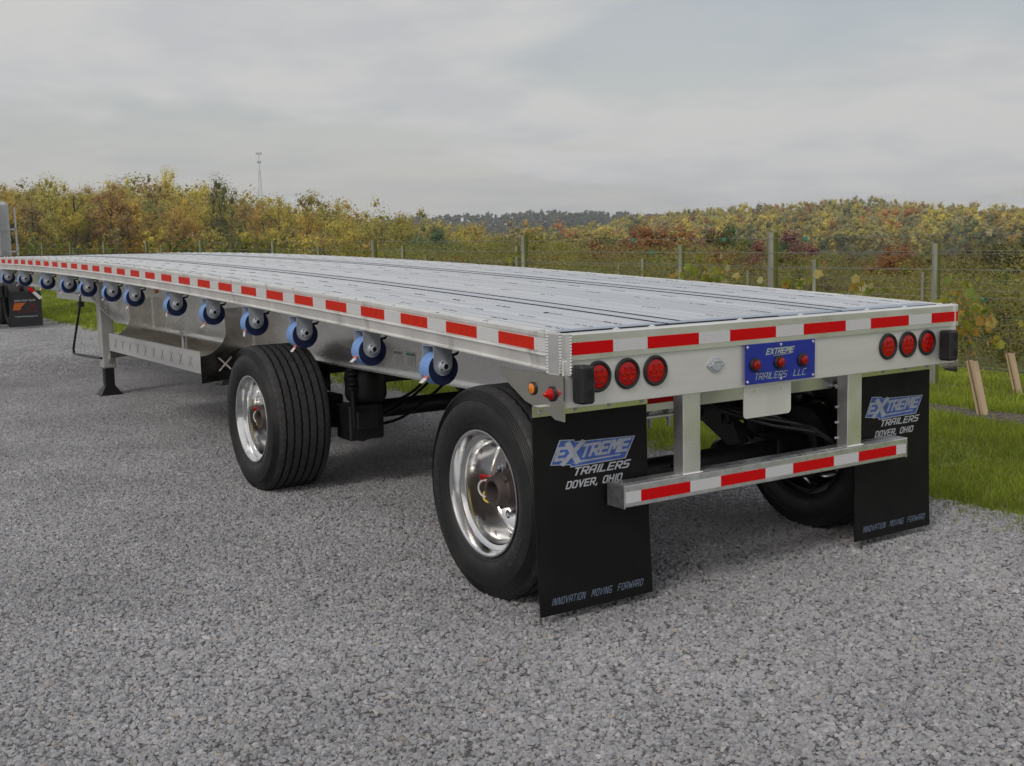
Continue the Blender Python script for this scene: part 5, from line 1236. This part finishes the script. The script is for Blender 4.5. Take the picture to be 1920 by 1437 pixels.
# ================================================================== tower and pylon
STEELG = mat('grey_mast_steel', (.42,.45,.48), .5, .3)
def mast(px, D, h):
    x, y, z = at_px(px, D); z -= 1; t = empty('radio_mast', (x, y, z)); tag(t, 'thin grey lattice radio mast rising above the left wooded hill', 'mast')
    mb = MB(); w0, w1 = 2.6, .5
    def cn(k, f): w_ = w0+(w1-w0)*min(1, f/.82); a = 2*PI*k/3+.3; return Vector((x+w_*math.cos(a), y+w_*math.sin(a), z+h*f))
    for k in range(3): mb.tube([cn(k, 0), cn(k, .82)], .08, 5)
    n_ = 14
    for q in range(n_):
        for k in range(3): mb.tube([cn(k, .82*q/n_), cn((k+1)%3, .82*(q+1)/n_)], .035, 4, False); mb.tube([cn(k, .82*q/n_), cn((k+1)%3, .82*q/n_)], .03, 4, False)
    mb.tube([(x,y,z+h*.8),(x,y,z+h)], .13, 6); mb.build('lattice', STEELG, t)
    mb = MB()
    for f, r_ in ((.985, 1.3), (.90, .8)):
        for k in range(5):
            a = 2*PI*k/5; mb.box(x+r_*math.cos(a)-.12, x+r_*math.cos(a)+.12, y+r_*math.sin(a)-.12, y+r_*math.sin(a)+.12, z+h*f-.5, z+h*f+.7); mb.tube([(x,y,z+h*f),(x+r_*math.cos(a), y+r_*math.sin(a), z+h*f)], .08, 4)
    mb.build('antenna_cluster', STEELG, t)
mast(494, 600, 50)
x, y, z = at_px(1674, 470); z = 0.0; py = empty('power_pole', (x, y, z)); tag(py, 'wooden twin-pole power pylon on the right wooded hill', 'power pole')
mb = MB(); dx_, dy_ = math.cos(pxaz(1674)), -math.sin(pxaz(1674))
for s_ in (-1.6, 1.6): mb.cyl((x+dx_*s_, y+dy_*s_, z), (x+dx_*s_, y+dy_*s_, z+14.2), .16, n=6)
mb.tube([(x-dx_*3.2, y-dy_*3.2, z+13.2), (x+dx_*3.2, y+dy_*3.2, z+13.2)], .14, 5); mb.build('frame', STEELG, py)

# ================================================================== tractor unit at the left edge
SIL = mat('silver_truck_panel', (.50,.51,.53), .35, .5, var=.05)
tk = empty('semi_truck', (1.3, 26, 0)); tag(tk, 'silver semi truck cut off by the left edge, rear mud flap and tail light showing', 'truck')
def ptruck(nm, mb, m_, par=tk, **k): return mb.build(nm, m_, par, **k)
mb = MB()
for x_ in (.87, 1.73): mb.box(x_-.04, x_+.04, 23.9, 31.5, .75, 1.02)
mb.box(.87, 1.73, 23.9, 24.0, .75, 1.0); ptruck('frame', mb, BLK, smooth=0)
for y_ in (25.0, 26.35):
    for s_ in (-1, 1):
        for o_ in (0, .34):
            xw = 1.3+s_*(1.24-o_); mb = MB()
            mb.lathe((xw, y_, .52), '-x' if s_ > 0 else 'x', [(.02,.29),(0,.32),(-.0,.42),(.02,.49),(.05,.515),(.22,.515),(.25,.49),(.27,.42),(.27,.32),(.25,.29)], 40)
            tw = ptruck('wheel', mb, RUB); mb = MB(); mb.lathe((xw, y_, .52), '-x' if s_ > 0 else 'x', [(.03,.30),(.06,.27),(.12,.25),(.14,.12),(.10,.09),(.08,.0001)], 28); mb.build('rim', RIM, tw)
mb = MB(); mb.box(.05, 2.55, 27.4, 30.9, .95, 3.02, .08); ptruck('cab', mb, SIL)
mb = MB(); mb.box(2.05, 2.26, 27.05, 27.38, .95, 3.02, .03); ptruck('cab_side_fairing', mb, SIL)
mb = MB(); mb.box(2.62, 2.66, 27.2, 27.26, 1.0, 2.86)
for z_ in (1.3, 1.75, 2.3): mb.box(2.26, 2.64, 27.2, 27.24, z_, z_+.04)
ptruck('grab_rail', mb, SIL, smooth=0)
mb = MB(); mb.box(.1, 2.5, 30.9, 32.8, .6, 1.9, .15); ptruck('bonnet', mb, SIL)
for x0 in (.10, 1.83):
    mb = MB(); mb.box(x0, x0+.68, 23.98, 24.0, .07, .86); mf = ptruck('mud_flap', mb, mat('grey_black_flap', (.018,.018,.022), .5), smooth=0)
    def tx(s, a, b, z0, z1, m_, sh=.0):
        text_rear(s, x0+a, x0+b, z0, z1, 23.978, m_, mf, shear=sh, bold=.01)
    tx('JOIN OUR TEAM', .10, .55, .62, .67, TXT)
    OFL = mat('orange_print', (.50,.11,.01), .5); RFL = mat('dark_red_print', (.13,.01,.012), .5)
    mb = MB(); mb.add([(x0+.06,23.978,.44),(x0+.22,23.978,.44),(x0+.24,23.978,.50),(x0+.34,23.978,.60),(x0+.10,23.978,.60)], [(0,1,2,3,4)]); mb.build('logo_shape', OFL, mf, smooth=0)
    tx('F', .08, .20, .46, .58, OFL, .2); tx('X', .36, .62, .45, .59, RFL, .2); tx('XXXXXXXX'[:0] or 'TRUCKING', .08, .60, .38, .425, RFL, .2)
    tx('halvorsentrucking.com'[:0] or 'haulyardtrucking.com', .10, .58, .27, .31, TXT)
mb = MB(); mb.lathe((1.62, 23.95, .86), '-y', [(0,.07),(.02,.07),(.03,.05),(.03,.0001)], 24); ptruck('tail_light', mb, LENS)
mb = MB(); mb.add([(2.22,23.93,.93),(2.30,23.93,.93),(2.53,23.93,.70),(2.46,23.93,.66),(2.22,23.95,.93),(2.30,23.95,.93),(2.53,23.95,.70),(2.46,23.95,.66)], [(0,1,2,3),(7,6,5,4),(0,4,5,1),(1,5,6,2),(2,6,7,3),(3,7,4,0)]); ptruck('flap_hanger', mb, WHT, smooth=0)
mb = MB(); mb.add([(2.215,23.925,.94),(2.31,23.925,.94),(2.37,23.925,.85),(2.30,23.925,.82)], [(0,1,2,3)]); ptruck('red_tape', mb, REDT, smooth=0)
bpy.context.view_layer.update()
